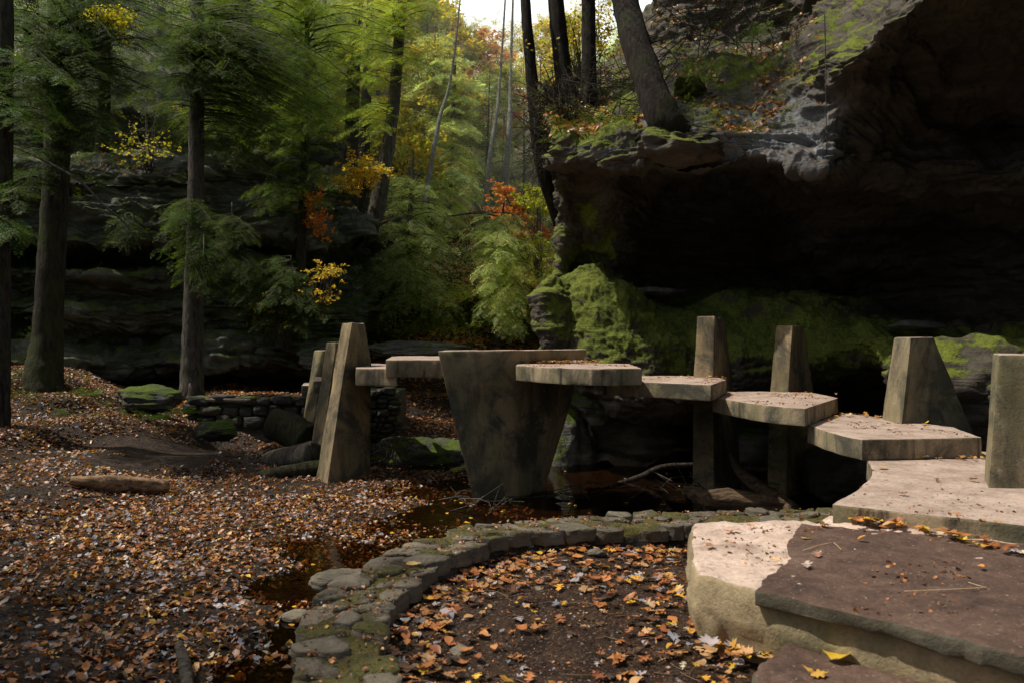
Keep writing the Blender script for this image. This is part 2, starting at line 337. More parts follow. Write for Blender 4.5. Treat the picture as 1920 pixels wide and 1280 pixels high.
# ------------------------------------------------------------------ cliffs: measured control cages refined into rock
def cage(name, rows, nu, nv, mat, amp, strata, mossf, palef=None, amp_mask=None, label=None):
    R = np.array([[PY(*p) for p in r] for r in rows])
    A = np.stack([catmull(R[:, j], nv) for j in range(R.shape[1])], 1)       # (nv, cols, 3)
    G = np.stack([catmull(A[i], nu) for i in range(nv)], 0)                   # (nv, nu, 3)
    du = np.gradient(G, axis=1); dv = np.gradient(G, axis=0); Nn = np.cross(du, dv); Nn /= np.linalg.norm(Nn, axis=2)[..., None]+1e-9
    P = G.reshape(-1, 3); n = Nn.reshape(-1, 3)
    wz = P[:, 2]+.25*fbm(P*.35, 2)
    a = fbm(P*.45, 4)*amp
    st = fbm(np.stack([P[:, 0]*.25, P[:, 1]*.25, wz*2.4], 1), 5, gain=.6)
    st = (np.abs(st)*1.8-.35)*strata
    fine = fbm(np.stack([P[:, 0]*1.6, P[:, 1]*1.6, P[:, 2]*4.5], 1), 4)*strata*.3
    crack = -np.exp(-(fbm(np.stack([P[:, 0]*.6, P[:, 1]*.6, wz*3], 1)+31, 3)/.06)**2)*strata*.35
    hz = n.copy(); hz[:, 2] *= .3
    u0 = 960+P[:, 0]/P[:, 1]*F; v0 = 640-(P[:, 2]-H)/P[:, 1]*F; ms0 = 1-.75*sstep(.1, .5, mossf(P, u0, v0)); st = st*ms0; crack = crack*ms0; fine = fine*ms0
    m_ = 1. if amp_mask is None else amp_mask(G).ravel()
    P = P+n*((a+crack+fine)*m_)[:, None]+hz*(st*m_)[:, None]
    u_ = 960+P[:, 0]/P[:, 1]*F; v_ = 640-(P[:, 2]-H)/P[:, 1]*F
    ms = np.clip(mossf(P, u_, v_)+.35, 0, 1)
    blk = fbm(np.stack([P[:, 0]*1.1, P[:, 1]*1.1, P[:, 2]*1.6], 1)+50, 3); blk = np.round(blk*3)/3*.5+blk*.5
    P = P+n*((.055*fbm(P*3.1+7, 4)+.10*blk*(name == 'cliff_right')+.022*ms*fbm(P*11, 2)+.012*fbm(P*23, 2))*m_)[:, None]
    at = {'moss': mossf(P, u_, v_), 'pale': palef(P, u_, v_) if palef else np.zeros(len(P))}
    o = np_mesh(name, P, grid_faces(nv, nu)[:, ::-1], mat, attr=at); tag(o, kind='structure')
    Q = P.reshape(nv, nu, 3); n2 = np.cross(np.gradient(Q, axis=1), np.gradient(Q, axis=0)); n2 /= np.linalg.norm(n2, axis=2)[..., None]+1e-9
    if n2[..., 1].mean() > 0: n2 = -n2
    return P, n2.reshape(-1, 3), u_, v_
RC = [
 [(1030,850,14),(1080,864,13),(1170,880,12.3),(1270,880,12.3),(1380,882,12),(1480,890,11.6),(1560,900,11.2),(1660,915,10.6),(1780,940,9.7),(1930,1000,8.1),(2300,1100,6.5),(2900,1400,4.5)],
 [(1035,780,15),(1085,780,14.6),(1175,790,14.2),(1270,790,14.2),(1380,790,14),(1480,800,13.5),(1570,800,12.8),(1660,800,12.2),(1790,800,11.3),(1930,800,10),(2250,800,8),(2800,800,6)],
 [(1022,655,13.6),(1080,700,12.4),(1170,765,11.8),(1270,765,11.8),(1380,760,11.7),(1480,740,11.5),(1560,685,11),(1650,668,10.4),(1780,770,9.6),(1930,800,8.5),(2250,850,7),(2800,900,5)],
 [(1012,590,13.2),(1080,610,12.3),(1170,650,11.7),(1270,650,11.8),(1380,650,11.8),(1480,640,11.6),(1560,632,11.1),(1660,610,10.6),(1780,650,9.9),(1930,680,8.9),(2250,700,7.3),(2800,720,5.2)],
 [(1015,540,13.4),(1080,525,12.8),(1170,545,12.5),(1270,575,12.7),(1380,570,12.8),(1480,566,12.6),(1560,580,12.2),(1660,592,11.8),(1780,612,11),(1930,640,10),(2250,650,8),(2800,660,6)],
 [(1035,522,14),(1090,514,13.6),(1170,528,13.6),(1225,550,14.4),(1380,552,15.0),(1480,556,14.8),(1560,564,14.4),(1660,576,13.8),(1780,584,13.0),(1930,594,12),(2250,600,11),(2800,600,8.5)],
 [(1050,430,14),(1100,430,13.2),(1168,430,13.1),(1212,430,14.2),(1380,440,14.9),(1480,440,13.9),(1560,440,13.),(1660,450,13),(1780,450,12.5),(1930,450,11.5),(2250,450,9.5),(2800,450,7)],
 [(1040,350,13.4),(1100,345,12.4),(1168,345,12.2),(1250,350,13.4),(1380,350,13.7),(1480,350,12.7),(1570,350,12),(1660,350,11),(1780,340,10.5),(1930,330,9.5),(2250,320,7.5),(2800,300,5.5)],
 [(1025,290,12.6),(1100,300,11.2),(1170,305,10.8),(1270,287,10.6),(1380,280,10.7),(1470,290,10.4),(1545,310,10.0),(1640,270,10.6),(1780,240,11),(1930,230,10.4),(2250,200,8.4),(2800,150,6)],
 [(1015,230,12.6),(1090,250,11.4),(1170,250,11),(1270,215,10.9),(1380,195,11.),(1470,185,10.8),(1530,175,10.3),(1610,150,9.5),(1780,110,10),(1930,100,9.4),(2250,60,7.4),(2800,0,5)],
 [(1012,175,13.2),(1080,200,12.5),(1170,200,12.3),(1270,165,12.5),(1380,155,12.5),(1450,135,12.2),(1515,100,11.2),(1640,70,9.0),(1790,0,8.6),(1930,-20,8.),(2250,-80,6.2),(2800,-200,4.2)],
 [(1015,168,15),(1080,175,15),(1170,160,15),(1270,105,15.5),(1380,95,15.5),(1470,75,15),(1570,10,12.6),(1700,0,9.2),(1800,-110,7.4),(1930,-150,6.6),(2250,-280,5.2),(2800,-450,3.8)],
 [(1020,172,18),(1090,168,19),(1190,120,18),(1260,40,17),(1380,20,16.5),(1480,-10,15.5),(1580,-80,13.5),(1720,-130,9.8),(1820,-240,8),(1930,-300,7),(2250,-480,5.5),(2800,-700,4.5)],
 [(1030,178,24),(1100,160,25),(1200,60,22),(1290,-120,18),(1380,-200,17),(1480,-260,16),(1600,-300,14.5),(1720,-350,12.5),(1820,-420,11),(1950,-500,10),(2250,-700,9),(2800,-1000,8)],
 [(1040,190,32),(1110,160,34),(1210,30,32),(1290,-10,30),(1380,-10,30),(1480,-20,28),(1600,-20,26),(1720,-50,25),(1820,-50,24),(1950,-60,23),(2250,-100,22),(2800,-100,21)]]
RC = [[(r[0][0]+70, r[0][1], r[0][2]+9)]+r for r in RC]
RC.insert(8, [(a_, b_+10, c_+(.22 if 1 < q_ < 9 else .1)) for q_, (a_, b_, c_) in enumerate(RC[8])])
def g2(u, v, cu, cv, ru, rv): return np.exp(-((u-cu)/ru)**2-((v-cv)/rv)**2)
def moss_r(P, u, v):
    m = .55*g2(u, v, 1150, 600, 260, 110)+.5*g2(u, v, 1500, 640, 330, 65)-.5*g2(u, v, 1350, 400, 200, 110)
    m += .35*g2(u, v, 1350, 150, 150, 40)-.9*g2(u, v, 1425, 245, 150, 60)-.45*g2(u, v, 1850, 300, 200, 250)+.3*g2(u, v, 1520, 400, 90, 60)
    m += .35*sstep(1480, 1560, u)*sstep(585, 610, v)*sstep(760, 700, v)+.3*g2(u, v, 1570, 60, 50, 70)+.7*g2(u, v, 1110, 420, 80, 110)+.1*g2(u, v, 1640, 60, 60, 60)+.25*g2(u, v, 1530, 140, 50, 40)+.55*g2(u, v, 1110, 240, 130, 50)
    m -= .9*g2(u, v, 1850, 590, 200, 30); m -= .5*(v > 780)
    return m
def pale_r(P, u, v):
    return np.clip(1.5*g2(u, v, 1400, 240, 140, 50)+.35*g2(u, v, 1310, 250, 60, 30)+.7*g2(u, v, 1540, 290, 40, 30)+.3*g2(u, v, 1120, 285, 50, 12), 0, 1)
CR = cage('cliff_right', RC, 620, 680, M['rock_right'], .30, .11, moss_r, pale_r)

cu = [-900, -450, -150, 0, 100, 250, 400, 520, 590, 640, 690, 730]
cb = [11, 13.5, 15.8, 16.8, 17.4, 18.4, 19.3, 20.3, 21.2, 21.8, 22.8, 27]
lr = [(750, 1.6), (722, 1.9), (692, -.5), (655, -.4), (628, .5), (600, .1), (575, .0), (560, .6), (530, .4), (505, .3), (492, 1.9), (470, 1.6), (455, .2), (420, .3), (385, .6), (350, .9), (325, .9), (305, 1.5), (290, 3.2), (250, 3.6), (205, 4.1), (185, 6.), (120, 9), (40, 13), (-80, 18), (-300, 25)]
LC = []
for v_, d in lr:
    row = []
    for j, (u, b) in enumerate(zip(cu, cb)):
        vv = v_; dd = d
        if u >= 590 and v_ < 420: dd = d*2.6; vv = 430-(430-v_)*.82
        if u >= 590 and v_ > 500: dd = d*.35
        if u in (100, 250) and 440 < v_ < 500: dd = d*1.3
        if u < 50: dd = d*1.2
        row.append((u+12*math.sin(v_*.05+j), vv+10*math.sin(j*1.7)*(v_ < 700), b+dd+.35*math.sin(j*2.3+v_*.013)))
    LC.append(row)
def moss_l(P, u, v): return .22*g2(u, v, 250, 560, 250, 160)+.5*g2(u, v, 660, 520, 45, 100)+.25*fbm(P*.4, 2)
def pale_l(P, u, v): return np.clip(.55*g2(u, v, 665, 500, 30, 110)+.3*g2(u, v, 440, 360, 60, 50), 0, 1)
CL = cage('cliff_left', LC, 480, 620, M['rock_left'], .3, .34, moss_l, pale_l)

hr = [(672, 23), (650, 23.2), (625, 24.6), (600, 25), (570, 23.8), (545, 24), (510, 26), (450, 30), (380, 35), (310, 42), (240, 51), (195, 62), (178, 80), (180, 120)]
HC = [[(u+10*math.sin(v_*.1+u), v_+12*math.sin(u*.02+v_*.03)-(30 if u < 800 and v_ < 400 else 0)+(25 if 850 < u < 1000 and v_ < 400 else 0), d+1.2*math.sin(u*.017+v_*.02)*(d > 24.9)) for u in (400, 560, 660, 740, 800, 860, 920, 980, 1040, 1120, 1250, 1500)] for v_, d in hr]
CH = cage('hillside', HC, 300, 320, M['hill'], .35, .12, lambda P, u, v: np.zeros(len(P)))

k = N('thin valley haze'); vs_ = k.node('ShaderNodeVolumePrincipled'); vs_.inputs['Density'].default_value = .009; vs_.inputs['Color'].default_value = (.93, 1, .88, 1); vs_.inputs['Anisotropy'].default_value = .25
o_ = k.node('ShaderNodeOutputMaterial'); k.link(vs_.outputs[0], o_.inputs['Volume'])
hx = [(x, y, z) for z in (-1, 30) for x, y in ((-14, 24.5), (11, 24.5), (30, 85), (-30, 85))]
tag(np_mesh('valley_haze', hx, np.array([[0, 3, 2, 1], [4, 5, 6, 7], [0, 1, 5, 4], [1, 2, 6, 5], [2, 3, 7, 6], [3, 0, 4, 7]]), k.m, smooth=False), kind='structure')

# ------------------------------------------------------------------ concrete pieces
def prism(G, top, bot, bev=0.012):
    pass
def solid(name, rings, mat, parent=None, bevel=.014, rough=.006, sub=.11):
    """rings: list of closed loops (same count) from top to bottom -> solid, chamfered and slightly worn"""
    bm = bmesh.new(); R = [[bm.verts.new(p) for p in r] for r in rings]; n = len(rings[0])
    bm.faces.new(R[0]); bm.faces.new(R[-1][::-1])
    for a, b in zip(R[:-1], R[1:]):
        for i in range(n):
            j = (i+1) % n; bm.faces.new((a[i], b[i], b[j], a[j]))
    bmesh.ops.recalc_face_normals(bm, faces=bm.faces)
    bmesh.ops.bevel(bm, geom=[e for e in bm.edges if e.calc_face_angle(0) > .35], offset=bevel, segments=2, profile=.6, affect='EDGES')
    bmesh.ops.triangulate(bm, faces=bm.faces)
    for _ in range(5):
        lg = [e for e in bm.edges if e.calc_length() > sub]
        if not lg: break
        bmesh.ops.subdivide_edges(bm, edges=lg, cuts=1)
        bmesh.ops.triangulate(bm, faces=[f for f in bm.faces if len(f.verts) > 3])
    bm.normal_update()
    P = np.array([v.co[:] for v in bm.verts]); nn = np.array([v.normal[:] for v in bm.verts])
    P2 = P+nn*(rough*fbm(P*3.5, 2)+rough*.5*fbm(P*14, 2))[:, None]
    for v, p in zip(bm.verts, P2): v.co = p
    me = bpy.data.meshes.new(name); bm.to_mesh(me); bm.free(); me.materials.append(mat)
    me.polygons.foreach_set('use_smooth', [True]*len(me.polygons))
    try: me.set_sharp_from_angle(angle=math.radians(35))
    except Exception: pass
    me.attributes.new('moss', 'FLOAT', 'POINT'); me.attributes.new('pale', 'FLOAT', 'POINT')
    o = bpy.data.objects.new(name, me); COL.objects.link(o)
    if parent is not None: child(parent, o)
    return o
TH = .172
def slab(px, Z, label, name='concrete_slab', mat='concrete', th=TH, world=None, **kw):
    top = [PZ(u, v, Z) for u, v in px]
    if world: top += [np.array([x, y, Z]) for x, y in world]
    bot = [p-np.array([0, 0, th]) for p in top]
    return tag(solid(name, [top, bot], M[mat], **kw), label, 'slab', 'stepped concrete slabs of the footbridge')
def curve_px(a, b, bow, n=4):            # slightly bowed edge between two pixel corners
    a = np.array(a, float); b = np.array(b, float); t = np.linspace(0, 1, n+2)[1:-1]; d = np.array([-(b-a)[1], (b-a)[0]])
    return [tuple(a+(b-a)*s+d*bow*math.sin(math.pi*s)) for s in t]
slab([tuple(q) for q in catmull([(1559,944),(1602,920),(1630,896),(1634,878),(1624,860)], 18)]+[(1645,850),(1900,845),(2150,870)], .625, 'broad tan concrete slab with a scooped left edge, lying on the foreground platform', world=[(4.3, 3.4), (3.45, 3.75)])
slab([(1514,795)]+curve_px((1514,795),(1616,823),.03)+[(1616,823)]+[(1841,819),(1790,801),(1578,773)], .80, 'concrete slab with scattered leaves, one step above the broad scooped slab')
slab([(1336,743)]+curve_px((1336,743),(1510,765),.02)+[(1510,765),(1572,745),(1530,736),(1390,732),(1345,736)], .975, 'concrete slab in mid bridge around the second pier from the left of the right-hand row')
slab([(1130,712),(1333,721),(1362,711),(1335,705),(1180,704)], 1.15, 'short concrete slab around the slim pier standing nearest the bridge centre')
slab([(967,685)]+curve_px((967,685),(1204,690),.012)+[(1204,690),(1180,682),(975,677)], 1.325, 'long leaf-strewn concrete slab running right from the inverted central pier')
# central inverted pier
def pier_from_px(name, prof, thick_dir, thick, mat, label, cat='bridge pier', back=None):
    rings = []
    for row in prof:
        f = [PY(*p) for p in row]; t = np.array(thick_dir, float); t = t/np.linalg.norm(t)*thick
        rings.append(f+[p+t for p in f[::-1]])
    return tag(solid(name, rings, M[mat], bevel=.018), label, cat)
pier_from_px('central_pier', [[(820,657.5,9.55),(965,656.3,9.75),(1100,655,10.3)], [(851,790,9.5),(968,788,9.8),(1060,788,10.3)], [(889,942,9.42),(970,935,9.8),(1016,928,10.25)]], (.1, 1, 0), .42, 'concrete_pier', 'large concrete pier at mid bridge, wide at the top and narrow at the water')
gl_ = PY(723, 673, 10.9)[2]
slab([(723,674),(845,674),(850,667),(735,667.5)], 1.36, 'concrete slab entering the left side of the inverted central pier', th=.235)
slab([(667,690),(745,691),(745,683),(700,681),(667,682)], 1.24, 'low concrete slab between the tall left pier and the slab beside the central pier', th=.235)
slab([(588,713),(608,713),(660,707),(650,703),(592,704)], .98, 'small slab end showing behind the leaning left piers', th=.2)
slab([(566,722),(594,722),(594,717),(570,717)], .8, 'lowest slab end at the far left foot of the bridge', th=.2)
def plate(top3, mid, bot3, label, mat='concrete_pier', Yt=None):
    """tapered plate pier: near-left, near-right, far-right corners at top and bottom as pixels with distance"""
    def ring(c):
        a, b, d = [PY(*p) for p in c]; e = a+(d-b); z = min(a[2], b[2], d[2]); z = (a[2]+b[2]+d[2])/3
        r = [a, b, d, e]
        for p in r: p[2] = z
        return r
    rings = [ring(top3)]+([ring(mid)] if mid else [])+[ring(bot3)]
    return tag(solid('tapered_pier', rings, M[mat], bevel=.015), label, 'bridge pier', 'tapered concrete piers of the footbridge')
plate([(1307,595,10.1),(1340,594.5,10.0),(1358,595,11.0)], [(1300,708,10),(1337,712,9.9),(1372,705,10.9)], [(1298,955,9.55),(1340,957,9.45),(1392,900,10.9)], 'slim tapered pier rising through the short slab, nearest the central pier')
plate([(1455,611,10.1),(1486,611,9.9),(1506,611,10.5)], [(1443,735,10.),(1477,738,9.8),(1526,730,10.6)], [(1438,935,9.6),(1475,940,9.4),(1560,890,10.6)], 'slim tapered pier, second from the central pier on the right-hand side')
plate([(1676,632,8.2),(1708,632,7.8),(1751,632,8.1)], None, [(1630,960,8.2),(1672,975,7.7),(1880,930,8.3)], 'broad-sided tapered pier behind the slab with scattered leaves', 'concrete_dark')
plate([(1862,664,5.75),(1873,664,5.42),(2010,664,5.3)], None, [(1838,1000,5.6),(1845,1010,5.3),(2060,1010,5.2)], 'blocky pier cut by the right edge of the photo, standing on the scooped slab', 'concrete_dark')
# left piers
def plate2(rows, label):
    rings = []
    for r in rows:
        a, b, d = [PY(*p) for p in r]; e = d+(a-b); rr = [a, b, d, e]; z = (a[2]+b[2]+d[2])/3
        for p in rr: p[2] = z
        rings.append(rr)
    return tag(solid('tapered_pier', rings, M['concrete_pier'], bevel=.015), label, 'bridge pier', 'tapered concrete piers of the footbridge')
plate2([[(641,606,11.6),(660,606,11.3),(683,606,11.9)], [(626,692,11.45),(645,692,11.1),(698,692,11.8)], [(622,722,11.4),(640,722,11.05),(696,722,11.8)], [(589,915,11.1),(611,925,10.6),(694,905,11.3)]], 'tall tapered pier nearest the viewer on the left, its foot among orange leaves')
plate2([[(612,642,12.9),(630,642,12.6),(652,642,13)], [(575,888,12.3),(596,890,11.9),(680,880,12.5)]], 'tapered pier second in the left row, half hidden behind the tallest')
plate2([[(589,657,14.4),(608,657,14.1),(636,657,14.5)], [(560,835,13.9),(581,840,13.5),(665,830,14)]], 'lowest and farthest tapered pier of the left row')

# ------------------------------------------------------------------ foreground platform
pf = thing('stepped_platform', 'pale concrete platform topped with brown flagstones in the right foreground', 'platform', PZ(1400, 1190, .2))
def ptop(u, v): return PZ(u, v, .525)
topl = [ptop(1303,979), ptop(1296,1012), ptop(1298,1050), ptop(1311,1076), ptop(1360,1088), ptop(1425,1104), ptop(1560,1137), ptop(1705,1170), ptop(1920,1222), np.array([3.1, 1.7, .525]), np.array([4.6, 2.4, .525]), np.array([3.9, 4.3, .525]), np.array([2.2, 5.1, .525]), ptop(1500, 976)]
out_c = np.array([2.2, 3.9, 0])
mid = [p+np.array([-.03 if i < 5 else 0, -.03 if 3 < i < 10 else 0, -.16]) for i, p in enumerate(topl)]
bt = [p+np.array([.05 if i < 5 else 0, .05 if 3 < i < 10 else 0, -.50]) for i, p in enumerate(topl)]
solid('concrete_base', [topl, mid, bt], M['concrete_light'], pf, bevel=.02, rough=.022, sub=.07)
k = N('brown flagstone'); v = k.coord(obj=False)
a = k.noise(v, 1.6, 7, .6); b = k.noise(v, 12, 7, .7); c = k.noise(v, 60, 4, .7)
cc = k.ramp(k.math('MULTIPLY', k.math('ADD', a, b), .5), [(.36, (.036, .021, .015)), (.5, (.084, .049, .035)), (.64, (.138, .088, .064))])
cc = k.mix(k.ramp(c, [(.33, .6), (.5, 0)]), cc, (.03, .02, .016)); cc = k.mix(k.ramp(k.noise(v, 70, 2, .5), [(.66, 0), (.7, .5)]), cc, (.35, .27, .2))
sd = k.ramp(k.upz(), [(.5, 0), (.9, 1)]); cc = k.mix(sd, k.mix(b, (.04, .04, .028), (.15, .13, .09)), cc)
M['flag'] = k.out(cc, .8, k.bump(k.math('ADD', a, b), .7, .02), .3)
def flag(px, world, Z, th, name='flagstone'):
    tp = [PZ(u, v, Z) for u, v in px]+[np.array([x, y, Z]) for x, y in world]
    # ragged edge
    T2 = []
    for i, p in enumerate(tp):
        q = tp[(i+1) % len(tp)]; m = max(1, int(np.linalg.norm(q-p)/.06))
        for s in range(m):
            r = p+(q-p)*s/m; T2.append(r+np.array([*(.009*rng.normal(size=2)), 0]))
    return solid(name, [T2, [p-np.array([0, 0, th]) for p in T2]], M['flag'], pf, bevel=.01, rough=.014, sub=.07)
flag([(1503,981),(1478,1018),(1487,1050),(1432,1086),(1421,1106),(1560,1141),(1704,1173),(1920,1228)], [(3.12, 1.66), (4.4, 2.4), (3.4, 3.9)], .535, .065)
st_ = [PZ(1413,1262,.33), PZ(1440,1235,.33), PZ(1478,1212,.33), PZ(1600,1190,.33), PZ(1900,1235,.33), np.array([2.2, 2.4, .33]), np.array([1.6, 1.7, .33]), np.array([.9, 2.3, .33])]
T2 = []
for i, p in enumerate(st_):
    q = st_[(i+1) % len(st_)]
    for s in range(5): T2.append(p+(q-p)*s/5+np.array([*(.008*rng.normal(size=2)), 0]))
tag(solid('stone_step', [T2, [p-np.array([0, 0, .22]) for p in T2]], M['flag'], None, bevel=.015, rough=.02, sub=.06), 'low brown stone step at the bottom edge below the platform', 'step')

# ------------------------------------------------------------------ courtyard ground + curved wall
WT = .30
inner = [PZ(u, v, WT)[:2] for u, v in [(740,1280),(724,1200),(727,1140),(772,1095),(830,1052),(880,1030),(960,1004),(1080,994),(1200,990),(1310,984)]]
outer = [PZ(u, v, WT)[:2] for u, v in [(553,1280),(560,1200),(582,1142),(625,1098),(690,1053),(760,1022),(850,992),(970,976),(1100,967),(1290,960)]]
inner = [np.array([-.05, 1.2]), np.array([-.28, 2.1])]+inner+[np.array([2.0, 5.75]), np.array([2.9, 5.8])]
outer = [np.array([-.45, 1.0]), np.array([-.68, 2.0])]+outer+[np.array([2.0, 6.15]), np.array([2.9, 6.2])]
I_ = catmull(inner, 200); O_ = catmull(outer, 200)
def court_z(x, y):
    P = np.stack([x, y, 0*x], 1); return .165+.07*sstep(.3, 1.6, x)*sstep(5.5, 3, y)+.03*fbm(P*1.3, 3)+.008*fbm(P*9, 3)+.03*np.exp(-((np.hypot(x-.9, y-2.6)-2.)/.3)**2)
poly = [tuple(p) for p in (I_*.6+O_*.4)]+[(4.6, 5.9), (4.6, -1.5), (-.4, -1.5)]
from mathutils.geometry import delaunay_2d_cdt
def inpoly(x, y, poly):
    poly = np.array(poly); c = np.zeros(len(x), bool); j = len(poly)-1
    for i in range(len(poly)):
        xi, yi = poly[i]; xj, yj = poly[j]
        cnd = ((yi > y) != (yj > y)) & (x < (xj-xi)*(y-yi)/(yj-yi+1e-12)+xi); c ^= cnd; j = i
    return c
gx = np.arange(-1.4, 4.6, .035); gy = np.arange(-1.5, 6.4, .035); A, B = np.meshgrid(gx, gy); ok = inpoly(A.ravel(), B.ravel(), poly)
V = np.stack([A.ravel(), B.ravel(), court_z(A.ravel(), B.ravel())], 1); fc = grid_faces(len(gy), len(gx)); fc = fc[ok[fc].all(1)]
us = np.unique(fc); remap = -np.ones(len(V), int); remap[us] = np.arange(len(us))
tag(np_mesh('courtyard_ground', V[us], remap[fc], M['court']), kind='structure')

wall = thing('curved_stone_wall', 'low curved stone wall with mossy flat capstones around the leafy courtyard', 'wall', (-.6, 4, 0))
n_, m_ = 200, 14
ring = []
for i in range(n_):
    a, b = I_[i], O_[i]; d = (b-a)
    prof = [(0.04, -.5), (0.0, .05), (.03, .2), (.08, .276), (.25, .288), (.5, .292), (.75, .288), (.92, .276), (.97, .2), (1.03, 0), (1.06, -.5)]
    ring.append([np.array([*(a+d*t), z]) for t, z in prof])
ring = np.array(ring); P = ring.reshape(-1, 3); P = P+.03*np.stack([fbm(P*4, 3), fbm(P*4+9, 3), .6*fbm(P*5+20, 3)], 1)
child(wall, np_mesh('mortar_core', P, grid_faces(n_, ring.shape[1])[:, ::-1], mat_rock('wall core mossy', (.02, .018, .014), (.05, .04, .028), (.09, .07, .045), .4, ((.03, .026, .009), (.11, .095, .02))), attr={'moss': np.full(len(P), .3), 'pale': np.zeros(len(P))}))
def stone_mesh(name, outline, z0, th, mat, parent, seed, rough=.02, tone=0., sub=.035):
    outline = np.array(outline); c = outline.mean(0); m = len(outline)
    rr = np.random.default_rng(seed)
    rings = []
    for s, z in ((1.0, -th), (1.02, -th*.5), (1.01, -.008), (.985, .0), (.62, .002), (.3, .004)):
        rings.append([(*(c+(p-c)*s), z0+z) for p in outline])
    V = np.array(rings).reshape(-1, 3); V = np.concatenate([V, [[*c, z0+.006]]]); k_ = len(rings)
    i = np.arange(k_*m).reshape(k_, m); j = np.roll(i, -1, 1)
    Q = np.stack([i[:-1].ravel(), j[:-1].ravel(), j[1:].ravel(), i[1:].ravel()], 1)
    T = np.stack([i[-1], j[-1], np.full(m, k_*m)], 1)
    tl = rr.normal(size=2)*.05
    V[:, 2] += (V[:, 0]-c[0])*tl[0]+(V[:, 1]-c[1])*tl[1]
    V = V+rough*np.stack([fbm(V*7+seed, 3), fbm(V*7+seed+5, 3), .55*fbm(V*6+seed+11, 3)], 1)+.008*fbm(V*25+seed, 2)[:, None]
    o = np_mesh(name, V, [Q, T], mat, attr={'moss': np.full(len(V), tone), 'pale': np.full(len(V), float(np.clip(rr.normal(-.05, .12), 0, .35)))})
    if parent is not None: child(parent, o)
    return o
# capstones laid in two ragged courses along the curve
Ls = np.concatenate([[0], np.cumsum(np.linalg.norm(np.diff((I_+O_)/2, axis=0), axis=1))])
def at_s(s, t):
    i = np.interp(s, Ls, np.arange(len(Ls))); a = np.array([np.interp(i, np.arange(200), I_[:, q]) for q in (0, 1)]); b = np.array([np.interp(i, np.arange(200), O_[:, q]) for q in (0, 1)]); return a+(b-a)*t
wid_ = .42; pts_ = []; s = .2
while s < Ls[-1]-.2:
    k_ = int(rng.choice([2, 2, 3, 1], p=[.35, .2, .37, .08]))
    for q in range(k_): pts_.append((s+rng.uniform(-.06, .06), wid_*((q+.5)/k_+rng.normal(0, .06))))
    s += rng.uniform(.13, .25) if k_ > 1 else rng.uniform(.2, .3)
pts_ = np.array(pts_)
def clip_poly(poly, p, q, gap):
    m = (p+q)/2; d = (q-p)/np.linalg.norm(q-p); out = []
    f = [(x-m).dot(d)+gap for x in poly]
    for a_ in range(len(poly)):
        b_ = (a_+1) % len(poly)
        if f[a_] <= 0: out.append(poly[a_])
        if (f[a_] < 0) != (f[b_] < 0): out.append(poly[a_]+(poly[b_]-poly[a_])*f[a_]/(f[a_]-f[b_]))
    return out
for kk, p in enumerate(pts_):
    cell = [np.array(c) for c in ((p[0]-.3, -.02), (p[0]+.3, -.02), (p[0]+.3, wid_+.02), (p[0]-.3, wid_+.02))]
    for q in pts_:
        if 0 < np.hypot(*(q-p)) < .8: cell = clip_poly(cell, p, q, rng.uniform(.002, .016))
        if len(cell) < 3: break
    if len(cell) < 3 or rng.random() < .07: continue
    cell = np.array(cell); c = cell.mean(0); cell = c+(cell-c)*.99; ol = []
    for a_ in range(len(cell)):
        A_, B_ = cell[a_], cell[(a_+1) % len(cell)]; m = max(1, int(np.linalg.norm(B_-A_)/.035))
        for t in range(m): ol.append(A_+(B_-A_)*t/m)
    if len(ol) < 8: continue
    ol = np.array(ol)
    for _ in range(1): ol = ol*.5+.25*(np.roll(ol, 1, 0)+np.roll(ol, -1, 0))
    ol += rng.normal(0, .004, ol.shape)
    stone_mesh('capstone', [at_s(x[0], x[1]/wid_) for x in ol], WT+rng.uniform(-.012, .02), .09, M['capstone'], wall, kk, tone=rng.uniform(-.35, .3), rough=.02)

